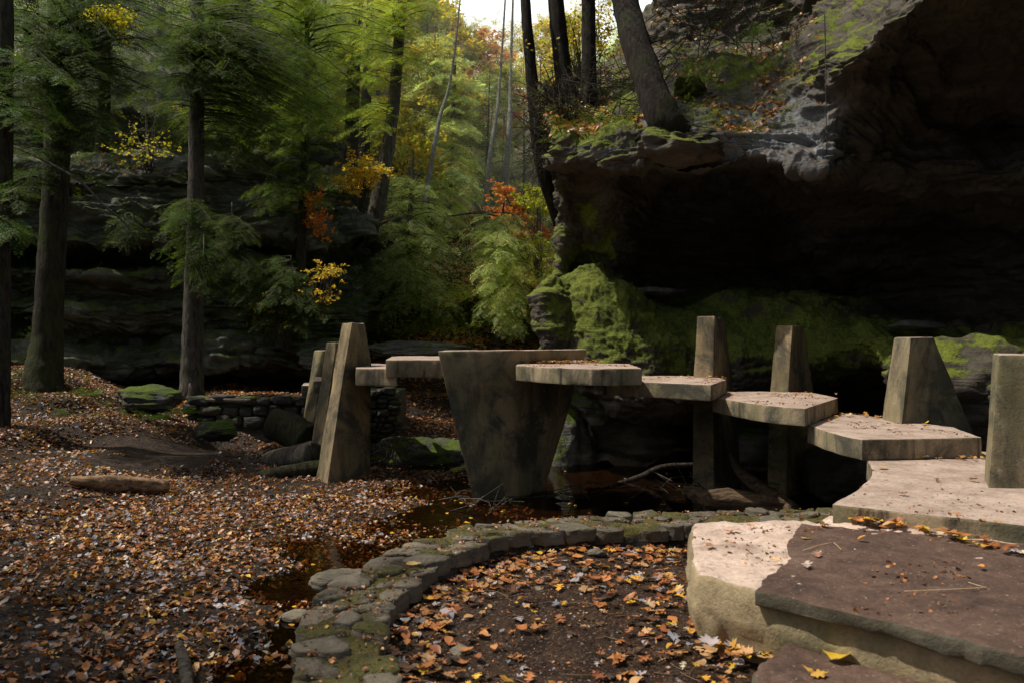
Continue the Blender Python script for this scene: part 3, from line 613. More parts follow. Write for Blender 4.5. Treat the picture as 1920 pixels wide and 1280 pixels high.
# ------------------------------------------------------------------ fallen leaves
LCOL = np.array([(.50, .22, .07), (.44, .17, .055), (.38, .14, .05), (.62, .33, .05), (.5, .3, .15), (.36, .32, .36), (.27, .28, .36), (.12, .06, .03), (.07, .04, .025), (.66, .42, .04), (.3, .1, .04), (.6, .5, .36)])
LW = np.array([.15, .13, .12, .04, .05, .09, .10, .15, .15, .02, .06, .01])
def leafcols(n, r, w=LW): 
    c = LCOL[r.choice(len(LCOL), n, p=np.array(w)/np.sum(w))]; return c*r.uniform(.7, 1.25, (n, 1))
def simple_leaves(P, nrm, size, r, cols, tilt=.35, curl=.35):
    n = len(P)
    # 8-vertex folded leaf, 3 sections
    xx = np.array([-.5, -.15, -.15, -.1, .25, .25, .28, .52]); base = np.array([[-.5, 0, .0], [-.12, -.33, .5], [-.1, 0, 0], [-.14, .33, .5], [.22, -.26, .5], [.25, 0, 0], [.2, .27, .5], [.52, 0, 0]])
    V = np.repeat(base[None], n, 0); V = V+r.normal(0, .05, V.shape)*np.array([1, 1, 0])
    cu_ = r.normal(0, curl, (n, 1)); V[:, :, 2] = V[:, :, 2]*r.uniform(-.25, .35, (n, 1))+cu_*(V[:, :, 0]**2)*1.2+r.normal(0, .04, (n, 8))
    V *= np.asarray(size)[:, None, None]
    a = r.uniform(0, 2*math.pi, n); N_ = nrm+r.normal(0, tilt, (n, 3)); N_ /= np.linalg.norm(N_, axis=1)[:, None]
    X = np.stack([np.cos(a), np.sin(a), 0*a], 1); X -= N_*(X*N_).sum(1)[:, None]; X /= np.linalg.norm(X, axis=1)[:, None]; Yv = np.cross(N_, X)
    W = P[:, None]+V[..., :1]*X[:, None]+V[..., 1:2]*Yv[:, None]+V[..., 2:3]*N_[:, None]
    q = np.array([[1, 4, 5, 2], [2, 5, 6, 3]]); t = np.array([[0, 1, 2], [0, 2, 3], [4, 7, 5], [5, 7, 6]])
    off = (np.arange(n)*8)[:, None, None]
    C = np.repeat(cols[:, None], 8, 1)*r.uniform(.8, 1.15, (n, 8, 1))
    return W.reshape(-1, 3), (q[None]+off).reshape(-1, 4), (t[None]+off).reshape(-1, 3), C.reshape(-1, 3)
def leaf_field(name, label, P, nrm, smin, smax, seed, w=LW, tilt=.35, mat='litter', gain=1.):
    r = np.random.default_rng(seed); n = len(P)
    W, q, t, C = simple_leaves(P, nrm, smin+(smax-smin)*r.random(n)**1.6, r, leafcols(n, r, w)*gain, tilt)
    o = np_mesh(name, W, [q, t], M[mat], C); return tag(o, label, 'leaf litter', kind='stuff')
r = np.random.default_rng(11)
n = 190000
x = r.uniform(-11, 1.2, n); y = 3.6+ r.random(n)**.9*14
u = 960+x/y*F; keep = (u > -160) & (u < 1000)
P3 = np.stack([x, y, 0*x], 1); dens = .62+.7*fbm(P3*.55, 3)+.45*fbm(P3*2.6, 3)
z = ground_z(x, y, False)
dens -= .9*sstep(-.335, -.40, z)*0.8
vv = 640-(z-H)/y*F
for (cu_, cv_, ru, rv, am) in [(170, 870, 170, 22, .7), (330, 850, 150, 30, .8), (720, 960, 120, 12, .2), (560, 1240, 45, 60, .5), (90, 930, 140, 24, .35), (640,930,100,12,.2)]:
    dens -= am*g2(u, vv, cu_, cv_, ru, rv)
dens += .5*g2(u, vv, 300, 1050, 350, 120)
keep &= r.random(n) < dens
keep &= ~((x > -1.4) & inpoly(x, y, [tuple(p) for p in O_]+[(5, 6), (5, -2), (-.5, -2)]))
P3 = np.stack([x, y, z+.012], 1)[keep]
leaf_field('leaf_litter', 'orange and grey autumn leaves carpeting the stream bank on the left', P3, np.tile([0, 0, 1.], (len(P3), 1)), 
           .02, .078, 12, tilt=.5, gain=.82)
# dark pebbles/gravel between the leaves
# floating leaves
n = 420; x = r.uniform(-3.5, 6, n); y = r.uniform(4, 13, n); z = ground_z(x, y, False); kf = (z < WZ-.01) & ~inpoly(x, y, [tuple(p) for p in O_]+[(6, 6), (6, -2), (-.5, -2)])
kf &= (x < 0) | (r.random(n) < .3)
P3 = np.stack([x, y, np.full(n, WZ+.006)], 1)[kf]; leaf_field('floating_leaves', 'yellow and orange leaves floating on the dark stream', P3, np.tile([0, 0, 1.], (len(P3), 1)), .04, .08, 14, w=[.1, .1, .05, .25, .1, .02, .02, .02, .02, .35, .02, .02], tilt=.03)

OAK = [(0, 0), (.10, .06), (.16, .22), (.26, .12), (.36, .12), (.42, .34), (.52, .30), (.50, .13), (.62, .11), (.72, .26), (.80, .2), (.78, .07), (.90, .08), (1, 0)]
MAP = [(0, 0), (.05, .12), (-.06, .30), (.12, .28), (.16, .46), (.27, .36), (.42, .52), (.44, .3), (.40, .17), (.58, .22), (.62, .3), (.74, .14), (1, 0)]
OVA = [(0, 0), (.08, .12), (.2, .22), (.35, .28), (.5, .28), (.65, .24), (.8, .16), (.92, .07), (1, 0)]
def lobed(G, P, nrm, size, r, col, kind, curl=None, yaw=None):
    half = {'oak': OAK, 'map': MAP, 'ova': OVA}[kind]
    m = len(half); top = np.array(half); bot = top[1:-1]*np.array([1, -1]); mid_ = np.stack([top[:, 0], 0*top[:, 0]], 1)
    V2 = np.concatenate([top, mid_[1:-1], bot]); V2[:, 0] -= .5
    V = np.concatenate([V2, np.zeros((len(V2), 1))], 1)
    V[:, :2] += r.normal(0, .012, (len(V), 2))
    c1 = r.normal(0, .35) if curl is None else curl
    V[:, 2] = np.abs(V[:, 1])*r.uniform(-.15, .55)+c1*V[:, 0]**2+.3*r.normal()*V[:, 0]*V[:, 1]+.06*perlin(V*5+r.uniform(0, 50))
    V *= size; a = r.uniform(0, 6.28) if yaw is None else yaw
    N_ = nrm+r.normal(0, .15, 3); N_ /= np.linalg.norm(N_); X = np.array([math.cos(a), math.sin(a), 0]); X -= N_*X.dot(N_); X /= np.linalg.norm(X); Yv = np.cross(N_, X)
    W = P+V[:, :1]*X+V[:, 1:2]*Yv+V[:, 2:3]*N_
    Q = []; T = []
    md = [0]+list(range(m, m+m-2))+[m-1]; tp = list(range(m)); bt_ = [0]+list(range(2*m-2, 2*m-2+m-2))+[m-1]
    for i in range(m-1):
        for side, fl in ((tp, 1), (bt_, 0)):
            q = [md[i], md[i+1], side[i+1], side[i]]; q = list(dict.fromkeys(q))
            if not fl: q = q[::-1]
            (Q if len(q) == 4 else T).append(q)
    shade = 1-.25*np.abs(np.sin(V2[:, 0]*25+np.abs(V2[:, 1])*10))[:, None]*.4
    G.add(W, Q, T, np.asarray(col)*shade)
G = Geo(); r = np.random.default_rng(21)
cnt = 0
while cnt < 1150:
    x = r.uniform(-.75, 1.8); y = r.uniform(2.5, 5.7)
    if not inpoly(np.array([x]), np.array([y]), [tuple(p) for p in I_]+[(1.9, 5.7), (1.5, 3.2), (1.2, 2.5), (.9, 2.2), (-.3, 2.2)])[0]: continue
    dI = np.min(np.hypot(I_[:, 0]-x, I_[:, 1]-y)); dP = max(0, .98-x) if y < 4.8 else 1
    pr = .13+.75*math.exp(-(dI/.33)**2)+.8*math.exp(-(dP/.2)**2)+.5*math.exp(-((x-.1)/.5)**2-((y-4.9)/.3)**2)+.25*perlin(np.array([[x*2.5, y*2.5, 0]]))[0]
    if r.random() > pr: continue
    if x > .95 and y > 3 and y < 4.7: continue
    kind = r.choice(['oak', 'map', 'ova'], p=[.4, .25, .35]); sz = r.uniform(.035, .09)
    c = leafcols(1, r, [.2, .17, .13, .07, .12, .09, .07, .13, .08, .03, .08, .03])[0]*.85
    lobed(G, np.array([x, y, court_z(np.array([x]), np.array([y]))[0]+.012+r.uniform(0, .015)]), np.array([0, 0, 1.]), sz, r, c, kind); cnt += 1
tag(G.build('courtyard_leaf_litter', M['litter']), 'oak and maple leaves strewn over the brown courtyard soil', 'leaf litter', kind='stuff')
r = np.random.default_rng(23); x = r.uniform(-.9, 2.2, 9000); y = r.uniform(2.3, 5.8, 9000); ok_ = inpoly(x, y, [tuple(p) for p in I_]+[(2.9, 2.0), (-.3, 2.0)])
x = x[ok_]; y = y[ok_]; P3 = np.stack([x, y, court_z(x, y)+.004], 1)
leaf_field('soil_debris', 'tiny leaf fragments and crumbs on the courtyard soil', P3, np.tile([0, 0, 1.], (len(P3), 1)), .006, .024, 24, w=[.12, .16, .12, .0, .08, .05, .02, .4, .4, .0, .12, .0], tilt=.5)
r = np.random.default_rng(25); ii = r.integers(0, 200, 1500); tt_ = r.uniform(.0, 1, (1500, 1)); Pw = I_[ii]*(1-tt_)+O_[ii]*tt_+r.normal(0, .02, (1500, 2))
leaf_field('wall_debris', 'rusty leaf crumbs caught in the moss on top of the curved wall', np.concatenate([Pw, np.full((1500, 1), WT+.012)], 1), np.tile([0, 0, 1.], (1500, 1)), .008, .03, 26, w=[.2, .3, .2, .0, .05, .0, .0, .2, .2, .02, .2, .0], tilt=.5)
r = np.random.default_rng(27); g = Geo()
for i in range(120):
    x = r.uniform(-.5, 1.1); y = r.uniform(2.9, 5.3); c = np.array([x, y, court_z(np.array([x]), np.array([y]))[0]+.006]); a = r.uniform(0, 6.28); l = r.uniform(.03, .12)
    tube(g, [c, c+np.array([math.cos(a)*l, math.sin(a)*l, .003]), c+np.array([math.cos(a+.4)*l*1.8, math.sin(a+.4)*l*1.8, 0])], [.0022, .0018, .001], 4, .04, (.2, .12, .07), cap=False)
tag(g.build('soil_twigs', M['litter']), 'fine dark twigs strewn over the courtyard soil', 'twigs', kind='stuff')
r = np.random.default_rng(21)
# leaf drift along the joints of platform and slabs
G = Geo()
def drift(pa, pb, n, wid, Z, smin=.05, smax=.09, cw=None):
    for i in range(n):
        t = r.random(); p = pa*(1-t)+pb*t; p = p+np.array([r.normal(0, wid), r.normal(0, wid), 0]); p[2] = Z+r.uniform(.008, .03)
        lobed(G, p, np.array([0, 0, 1.]), r.uniform(smin, smax), r, leafcols(1, r, [.2, .16, .1, .2, .16, .06, .06, .03, .03, .1, .05, .04])[0], r.choice(['oak', 'map', 'ova']))
drift(PZ(1600, 978, .535), PZ(1780, 1005, .535), 34, .03, .54); drift(PZ(1780, 1005, .535), PZ(1920, 1045, .535), 20, .03, .54)
drift(PZ(1340, 1200, .25), PZ(1440, 1225, .25), 55, .06, .235, .05, .1); drift(PZ(1640, 1215, .33), PZ(1880, 1262, .33), 40, .04, .335, .04, .08)
drift(PZ(1690, 860, .625), PZ(1840, 862, .625), 22, .05, .63, .04, .07); drift(PZ(1560, 778, .8), PZ(1650, 783, .8), 26, .06, .80, .04, .07)
drift(PZ(1520, 798, .8), PZ(1570, 780, .8), 14, .06, .80, .03, .06); drift(PZ(1370, 742, .975), PZ(1550, 740, .975), 60, .12, .975, .03, .06)
drift(PZ(1215, 710, 1.15), PZ(1350, 710, 1.15), 45, .12, 1.15, .03, .06); drift(PZ(985, 681, 1.325), PZ(1120, 682, 1.325), 150, .09, 1.335, .04, .07)
tag(G.build('slab_leaf_drift', M['litter']), 'drifts of fallen leaves along the slab and platform joints', 'leaf litter', kind='stuff')
r2 = np.random.default_rng(28); P_ = []
for Z_, box, n_q in ((.625, (2.0, 4.3, 4.2, 6.9), 500), (.80, (2.9, 6.7, 3.9, 8.3), 420), (.975, (2.4, 7.8, 3.5, 9.8), 420), (1.15, (1.5, 8.5, 2.5, 9.9), 360), (1.325, (.1, 8.7, 1.3, 9.7), 420), (.538, (1.3, 3.1, 2.6, 4.6), 500), (.53, (.95, 3.8, 1.7, 4.7), 120)):
    x = r2.uniform(box[0], box[2], int(n_q*1.3)); y = r2.uniform(box[1], box[3], int(n_q*1.3)); k_ = perlin(np.stack([x*2, y*2, 0*x+Z_*9], 1)) > .05; x = x[k_]; y = y[k_]
    dg = bpy.context.evaluated_depsgraph_get() if False else None
    P_.append(np.stack([x, y, 0*x+Z_], 1))
P_ = np.concatenate(P_); slabs_ = [o for o in bpy.data.objects if o.name.startswith(('concrete_slab', 'concrete_base', 'flagstone'))]; from mathutils.bvhtree import BVHTree
bvs = []
for o in slabs_:
    me = o.data; bvs.append(BVHTree.FromPolygons([v.co for v in me.vertices], [p.vertices for p in me.polygons]))
keepP = []
for p in P_:
    best = None
    for b_ in bvs:
        h_ = b_.ray_cast(Vector((p[0], p[1], p[2]+.1)), Vector((0, 0, -1)), .14)
        if h_[0] is not None and (best is None or h_[0].z > best): best = h_[0].z
    if best is not None: keepP.append((p[0], p[1], best+.003))
keepP = np.array(keepP); leaf_field('slab_debris', 'brown leaf crumbs and needles scattered on the bridge slabs', keepP, np.tile([0, 0, 1.], (len(keepP), 1)), .008, .034, 29, w=[.1, .2, .15, .0, .05, .0, .0, .45, .4, .0, .15, .0], tilt=.4)
# single leaves that stand out
def single(u, v, Z, kind, size, col, label, curl=.3, yaw=None):
    g = Geo(); p = PZ(u, v, Z); p[2] += .012; lobed(g, p, np.array([0, 0, 1.]), size, r, col, kind, curl, yaw)
    tag(g.build('fallen_leaf', M['litter']), label, 'leaf')
OR = (.55, .25, .07); YE = (.72, .46, .04); TA = (.55, .38, .2); BR = (.28, .14, .07); PL = (.6, .46, .4)
single(1372, 997, .53, 'oak', .10, (.5, .22, .12), 'brown oak leaf lying on the pale concrete near its back edge')
single(1408, 988, .53, 'oak', .08, (.55, .3, .2), 'reddish leaf at the back edge of the pale concrete')
single(1328, 1027, .53, 'map', .06, (.5, .25, .12), 'small orange leaf near the left edge of the pale concrete')
single(1475, 992, .53, 'oak', .08, (.3, .18, .14), 'dark curled leaf where pale concrete meets flagstone')
single(1453, 1054, .54, 'ova', .08, TA, 'tan leaf on the corner where the flagstone begins')
single(1533, 1043, .54, 'oak', .085, (.36, .2, .15), 'brown oak leaf on the flagstone left of centre')
single(1514, 1063, .54, 'oak', .075, PL, 'pale pinkish oak leaf low on the flagstone')
single(1512, 1012, .54, 'ova', .06, YE, 'yellow leaf near the left corner of the flagstone')
single(1550, 988, .54, 'map', .07, PL, 'pale lobed leaf near the back of the flagstone')
single(1840, 1065, .54, 'ova', .05, OR, 'small orange leaf alone at the right of the flagstone')
single(1616, 1012, .54, 'ova', .06, OR, 'thin orange leaf at the middle of the flagstone')
single(1572, 1236, .335, 'ova', .12, YE, 'curled yellow leaf on the low stone step', .9)
single(1524, 1262, .335, 'map', .09, (.6, .36, .08), 'flat amber leaf at the front of the low stone step')
single(1424, 1206, .27, 'ova', .11, (.75, .45, .03), 'bright yellow leaf heaped at the platform foot', .5)
single(1655, 877, .63, 'ova', .09, TA, 'cream leaf near the scooped corner of the broad slab')
single(1757, 902, .63, 'oak', .07, BR, 'small brown leaf in the middle of the broad slab')
single(1693, 928, .63, 'oak', .07, BR, 'curled brown leaf left of centre on the broad slab', .8)
single(1825, 901, .63, 'oak', .09, BR, 'brown leaf beside the blocky right pier')
single(1872, 982, .63, 'ova', .06, (.4, .25, .15), 'tan leaf near the front right edge of the broad slab')
single(1733, 796, .805, 'map', .09, YE, 'yellow leaf at the foot of the broad-sided pier')
single(1617, 802, .805, 'oak', .07, BR, 'brown leaf left of middle on the leafy slab'); single(1680, 806, .805, 'oak', .07, (.3, .12, .1), 'dark red leaf at the middle of the leafy slab')
single(775, 1062, .325, 'ova', .09, (.62, .42, .16), 'cream leaf lying on a flat wall capstone')

# straws
def twig(name, pts, rad, mat, label, cat='twig', n=6, rough=.1, per=.06, group=None):
    g = Geo(); tube(g, pts, rad, n, per, rough=rough, seed=len(name)+pts[0][0]); return tag(g.build(name, M[mat]), label, cat, group)
M['straw'] = mat_leaf('dry straw', .1)
def straw(px, Z, label):
    g = Geo(); tube(g, [PZ(u, v, Z)+np.array([0, 0, .006]) for u, v in px], [.0017]*len(px), 4, .03, (.62, .46, .3)); tag(g.build('dry_stalk', M['straw']), label, 'stalk')
straw([(1696,1110),(1770,1107),(1848,1103)], .54, 'long pale straw across the right half of the flagstone')
straw([(1815,1093),(1830,1098),(1850,1103)], .54, 'short pale straw touching the end of the long one')
straw([(1505,1033),(1530,1025),(1560,1018)], .54, 'pale straw near the left corner of the flagstone')
straw([(1563,1018),(1570,1024),(1577,1031)], .54, 'short straw bent off the left corner straw')

# ------------------------------------------------------------------ boulders, logs, rubble walls
def boulder(name, c, size, seed, mat, label, cat='boulder', rot=0, cut=.35, moss=.1, group=None, rough=.16, pale=0.):
    bm = bmesh.new(); bmesh.ops.create_icosphere(bm, subdivisions=5 if max(size) > .35 else 4, radius=1)
    V = np.array([v.co[:] for v in bm.verts]); Fc = np.array([[v.index for v in f.verts] for f in bm.faces]); bm.free()
    rr = np.random.default_rng(seed)
    for _ in range(7):
        d = rr.normal(size=3); d /= np.linalg.norm(d); h = rr.uniform(.55, .85); e = V@d-h; V = V-np.outer(np.maximum(e, 0)*.85, d)
    nn = V/np.linalg.norm(V, axis=1)[:, None]
    V = V+nn*(rough*fbm(V*1.3+seed, 4)+.06*fbm(V*np.array([1, 1, 4])*2+seed, 3))[:, None]
    V = V*np.array(size); cz, sz = math.cos(rot), math.sin(rot); V = V@np.array([[cz, sz, 0], [-sz, cz, 0], [0, 0, 1]])+np.array(c)
    o = np_mesh(name, V, Fc, M[mat], attr={'moss': np.full(len(V), moss), 'pale': np.full(len(V), pale)}); return tag(o, label, cat, group)
def B(u, v, Y, s, seed, label, mat='boulder', name='boulder', **kw): return boulder(name, PY(u, v, Y), s, seed, mat, label, **kw)
B(278, 752, 14.6, (.68, .5, .30), 1, 'long mossy boulder lying left of the slim grey trunk', moss=.3)
B(412, 805, 13.4, (.36, .3, .20), 2, 'small sloping mossy stone below the boulder by the wall', moss=.35)
B(800, 868, 13.2, (1.05, .9, .52), 3, 'rounded dark boulder in the stream left of the central pier', mat='rubble', moss=.1)
B(745, 770, 15.8, (.14, .4, .38), 4, 'mossy upright stone at the end of the rubble abutment', moss=.6)
B(900, 870, 14, (.8, .8, .5), 5, 'dark wet boulder behind the foot of the central pier')
B(1065, 860, 12.8, (.45, .5, .8), 6, 'tall dark rock behind the right flank of the central pier', moss=.25)
B(1592, 885, 9.6, (.55, .4, .42), 19, 'dark layered rock under the left edge of the broad slab', mat='rubble', moss=-.5)
B(1110, 760, 12.6, (.42, .5, .35), 7, 'mossy rock under the long slab right of the central pier', moss=.45)
B(1180, 830, 13.2, (.8, .7, .7), 8, 'shadowed rock under the short slab')
B(1430, 840, 12.5, (.7, .6, .7), 9, 'shadowed rock between the two slim piers')
B(1830, 740, 9.6, (1.1, .8, .72), 12, 'big mossy boulder between the broad-sided pier and the blocky pier', mat='rock_right', moss=.12)
B(1720, 610, 10.8, (.35, .4, .08), 13, 'flat tan stone on the shelf under the overhang', moss=-.8, pale=.2)
B(1240, 548, 12.9, (.42, .5, .10), 14, 'flat brown slab of rock at the cave mouth', moss=-.9)
B(625, 762, 16, (.5, .5, .3), 15, 'dark rock half seen between the left piers')
B(508, 855, 12.6, (.35, .3, .12), 16, 'low dark stone in the hollow left of the fallen logs')
B(620, 672, 19, (.8, .7, .45), 17, 'pale grey green rock behind the left piers', moss=.2, pale=.3)
B(800, 655, 20, (1.5, 1, .25), 18, 'flat lit rock ledge beyond the footbridge', moss=.0, pale=.4)
# stones of the court and stream edge
def S_(u, v, Z, s, seed, label, mat='capstone', **kw):
    p = PZ(u, v, Z); return boulder('stone', p, s, seed, mat, label, 'stone', moss=-.6, rough=.1, **kw)
S_(1118, 1037, .19, (.075, .06, .045), 31, 'rounded grey stone at the back of the courtyard')
S_(1003, 1112, .16, (.11, .10, .035), 32, 'pale buff stone half sunk in the courtyard soil', pale=.15)
S_(838, 1148, .16, (.06, .055, .05), 33, 'grey egg-shaped stone among leaves near the wall')
S_(1098, 1068, .18, (.022, .02, .02), 34, 'tiny pale pebble in the middle of the courtyard')
S_(860, 1220, .15, (.05, .05, .03), 35, 'dull stone under leaves at lower left of the courtyard')
S_(553, 1155, -.30, (.13, .07, .05), 36, 'blue grey wet stone against the outer side of the wall')
S_(640, 1090, -.05, (.22, .12, .10), 37, 'flat brown stone jutting from the outer side of the wall')
S_(1508, 1198, .26, (.03, .025, .02), 38, 'small grey pebble at the foot of the platform')
# logs
def log(name, pts, rad, mat, label, n=18, per=.05, rough=.12, parts=None, cat='log'):
    g = Geo(); tube(g, pts, rad, n, per, rough=rough, seed=pts[0][0]); 
    for a in (parts or []): tube(g, *a, n=8, per=.04, rough=.15)
    return tag(g.build(name, M[mat]), label, cat)
log('log', [gp(132, 912, .07), gp(185, 918, .08), gp(250, 922, .08), gp(316, 924, .08)], [.045, .08, .092, .07], 'deadwood', 'short bare tan log lying on the leafy bank at left', rough=.28, per=.03)
log('log', [PY(440, 908, 10.6), PY(500, 893, 10.9), PY(560, 882, 11.2), PY(600, 876, 11.4)], [.06, .10, .11, .11], 'bark_moss', 'long dark log running to the foot of the tall left pier')
log('log', [PY(505, 868, 11.8), PY(545, 860, 11.7), PY(590, 853, 11.5)], [.17, .2, .21], 'bark_gray', 'thick dark sawn log above the long one beside the pier')
log('log', [PY(512, 795, 13.2), PY(545, 805, 13.1), PY(582, 826, 12.8)], [.27, .27, .25], 'bark_moss', 'fat mossy log section leaning at the second left pier')
log('stick', [gp(336, 1222, .05), gp(343, 1252, .055), gp(352, 1300, .06), gp(356, 1360, .06)], [.022, .036, .032, .03], 'bark_gray', 'smooth grey stick cut by the bottom edge at left', cat='stick')
log('log', [PY(1280, 918, 8.7), PY(1330, 932, 8.6), PY(1400, 940, 8.5), PY(1480, 948, 8.4)], [.05, .10, .11, .07], 'driftwood', 'splintered brown log lying across the foot of the slim pier', rough=.3, parts=[([PY(1330, 930, 9.1), PY(1322, 948, 8.9), PY(1325, 965, 8.8)], [.03, .02, .01]), ([PY(1290, 925, 9.2), PY(1275, 915, 9.2)], [.04, .01])])
log('log', [PY(1370, 845, 9.7), PY(1385, 880, 9.3), PY(1420, 910, 8.9), PY(1455, 935, 8.6), PY(1490, 960, 8.3)], [.03, .055, .07, .08, .095], 'driftwood', 'bent brown log leaning between the two slim piers')
log('branch', [PY(1030, 950, 10.5), PY(1060, 930, 10.7), PY(1130, 915, 10.9), PY(1200, 893, 11), PY(1240, 875, 11), PY(1300, 870, 11)], [.02, .03, .035, .04, .04, .03], 'bark', 'long thin dead branch slanting up from the central pier', n=8, cat='branch')
def pile(name, u0, u1, v0, v1, Y, n, label, L=.5, rad=.006, mat='bark_gray', col=None, cat='twigs', up=.25, seed=1):
    rr = np.random.default_rng(seed); g = Geo()
    for i in range(n):
        p = PY(rr.uniform(u0, u1), rr.uniform(v0, v1), Y*rr.uniform(.96, 1.04)); d = rr.normal(size=3)*np.array([1, .6, up]); d /= np.linalg.norm(d); l = L*rr.uniform(.4, 1.2)
        q = [p-d*l/2, p+rr.normal(size=3)*l*.08, p+d*l/2+rr.normal(size=3)*l*.1]; tube(g, q, [rad*1.3, rad, rad*.4], 4, l/5, cap=False)
    return tag(g.build(name, M[mat]), label, cat)
pile('twig_pile', 860, 960, 930, 945, 9.2, 16, 'tangle of thin grey twigs washed against the foot of the central pier', seed=3)
pile('twig_pile', 1000, 1290, 900, 950, 10, 35, 'thin sticks lying in the dark water right of the central pier', L=1., seed=4)
pile('twig_pile', 1290, 1480, 895, 945, 9.5, 30, 'twigs caught between the logs at the slim piers', L=.6, seed=5)
pile('twig_pile', 690, 770, 820, 880, 12, 34, 'bare sticks standing in the stream beside the rubble abutment', L=.8, up=.8, seed=6)
pile('twig_pile', 420, 520, 850, 900, 11.8, 34, 'twigs caught in the dark hollow left of the logs', L=.4, seed=7)

def rubble(name, a, b, h0, h1, depth, label, seed, cap=True, sz=.16):
    """masonry of single stones between two plan points"""
    rr = np.random.default_rng(seed); root = thing(name, label, 'wall', (*a, h0)); a = np.array(a); b = np.array(b); L = np.linalg.norm(b-a); d = (b-a)/L; nrm = np.array([d[1], -d[0]])
    G = Geo(); z = h0
    core = [np.array([*(a+nrm*-.04), h1-.03]), np.array([*(b+nrm*-.04), h1-.03]), np.array([*(b-nrm*depth), h1-.03]), np.array([*(a-nrm*depth), h1-.03])]
    bm = bmesh.new(); bmesh.ops.create_icosphere(bm, subdivisions=3, radius=1); SV = np.array([v.co[:] for v in bm.verts]); SF = np.array([[v.index for v in f.verts] for f in bm.faces]); bm.free()
    while z < h1-.03:
        hh = rr.uniform(.35, 1.)*sz; s = -rr.uniform(0, .1)
        while s < L:
            ll = rr.uniform(.8, 2.)*sz
            V = np.sign(SV)*np.abs(SV)**rr.uniform(.35, .75); V = V*(1+.22*fbm(SV*1.6+rr.uniform(0, 99), 3))[:, None]*np.array([ll/2, .12, hh/2])*.97
            off = a+d*(s+ll/2); W = np.stack([off[0]+V[:, 0]*d[0]+V[:, 1]*nrm[0], off[1]+V[:, 0]*d[1]+V[:, 1]*nrm[1], z+hh/2+V[:, 2]+rr.normal(0, .02)], 1)+np.array([*(nrm*rr.uniform(-.03, .03)), 0])
            G.add(W, None, SF); s += ll
        z += hh
    me = G; o = np_mesh('stonework', np.concatenate(G.V), [np.concatenate(G.T)], M['rubble'], attr={'moss': np.full(G.n, .05), 'pale': np.zeros(G.n)}); child(root, o)
    solid('wall_core', [core, [p-np.array([0, 0, h1-h0+.3]) for p in core]], M['rock_left'], root, sub=.3)
    if cap:
        s = 0
        while s < L:
            ll = min(rr.uniform(.5, 1.1), L-s+.1); o_l = []
            for q in range(20):
                th = 2*math.pi*q/20; cx, sx = math.cos(th), math.sin(th); aa = np.sign(cx)*abs(cx)**.4*ll*.48; bb = np.sign(sx)*abs(sx)**.4*.26
                o_l.append(a+d*(s+ll/2+aa)-nrm*(.16-bb))
            stone_mesh('capstone', o_l, h1+.03, .07, M['capstone'], root, seed+int(s*10), tone=-.1); s += ll
    return root
pa = PY(355, 0, 15.6)[:2]; pb = PY(585, 0, 15.4)[:2]
rubble('retaining_wall', pa, pb, -.1, .47, .4, 'low rubble retaining wall with flat caps beside the slim grey trunk', 41, sz=.26)
rubble('stone_abutment', PY(640, 0, 14.6)[:2], PY(742, 0, 14.6)[:2], -.45, .7, 1.4, 'dark dry-stone abutment under the low slab left of the central pier', 42, cap=False, sz=.13)

# ------------------------------------------------------------------ foliage templates
def hemlock_frond(seed, nt_=15, nl=6):
    r = np.random.default_rng(seed); V = []; Q = []
    for i in range(nt_):
        t = .06+.92*i/(nt_-1); side = 1 if i % 2 else -1
        ln = (.46*(1-t)**.75+.07)*r.uniform(.75, 1.15); an = math.radians(r.uniform(48, 66))*side if i < nt_-1 else 0
        p0 = np.array([t, 0, -.22*t*t+.05*r.normal()*t]); d = np.array([math.cos(an), math.sin(an), 0]); pr = np.array([-d[1], d[0], 0])
        for j in range(nl):
            s = (j+.5)/nl; c = p0+d*ln*s+np.array([0, 0, -.16*(ln*s)-.02*r.random()]); lw = .085*(1-.5*s)*r.uniform(.8, 1.2)
            for sd in (1, -1):
                a2 = d*.62+pr*sd*.85; a2[2] = r.normal(0, .28)-.1; b2 = np.cross(a2, [0, 0, 1]); b2 /= np.linalg.norm(b2)+1e-6; b2[2] += r.normal(0, .2)
                k0 = len(V); V += [c, c+a2*lw*.5+b2*.013, c+a2*lw, c+a2*lw*.5-b2*.013]; Q.append([k0, k0+1, k0+2, k0+3])
    return np.array(V), np.array(Q)
FR = [hemlock_frond(i) for i in range(4)]; FRL = [hemlock_frond(50+i, 9, 3) for i in range(3)]; FRM = [hemlock_frond(80+i, 12, 4) for i in range(4)]
FRL = [(v*np.array([1, 1, 1]), q) for v, q in FRL]
def place_fronds(G, O, X, Z, S, C, tmpl, r):
    """O origins, X directions, Z up hints, S sizes, C colours (n,3)"""
    O = np.asarray(O); X = np.asarray(X); n = len(O)
    X = X/(np.linalg.norm(X, axis=1)[:, None]+1e-9); Yv = np.cross(Z, X); Yv /= np.linalg.norm(Yv, axis=1)[:, None]+1e-9; Zv = np.cross(X, Yv)
    idx = r.integers(0, len(tmpl), n)
    for k_, (V, Q) in enumerate(tmpl):
        m = idx == k_; c = m.sum()
        if not c: continue
        W = O[m][:, None]+S[m][:, None, None]*(V[None, :, :1]*X[m][:, None]+V[None, :, 1:2]*Yv[m][:, None]+V[None, :, 2:]*Zv[m][:, None])
        cc = C[m][:, None]*r.uniform(.75, 1.25, (c, len(V)//4, 1)).repeat(4, 1)
        G.add(W.reshape(-1, 3), (Q[None]+(np.arange(c)*len(V))[:, None, None]).reshape(-1, 4), None, cc.reshape(-1, 3))
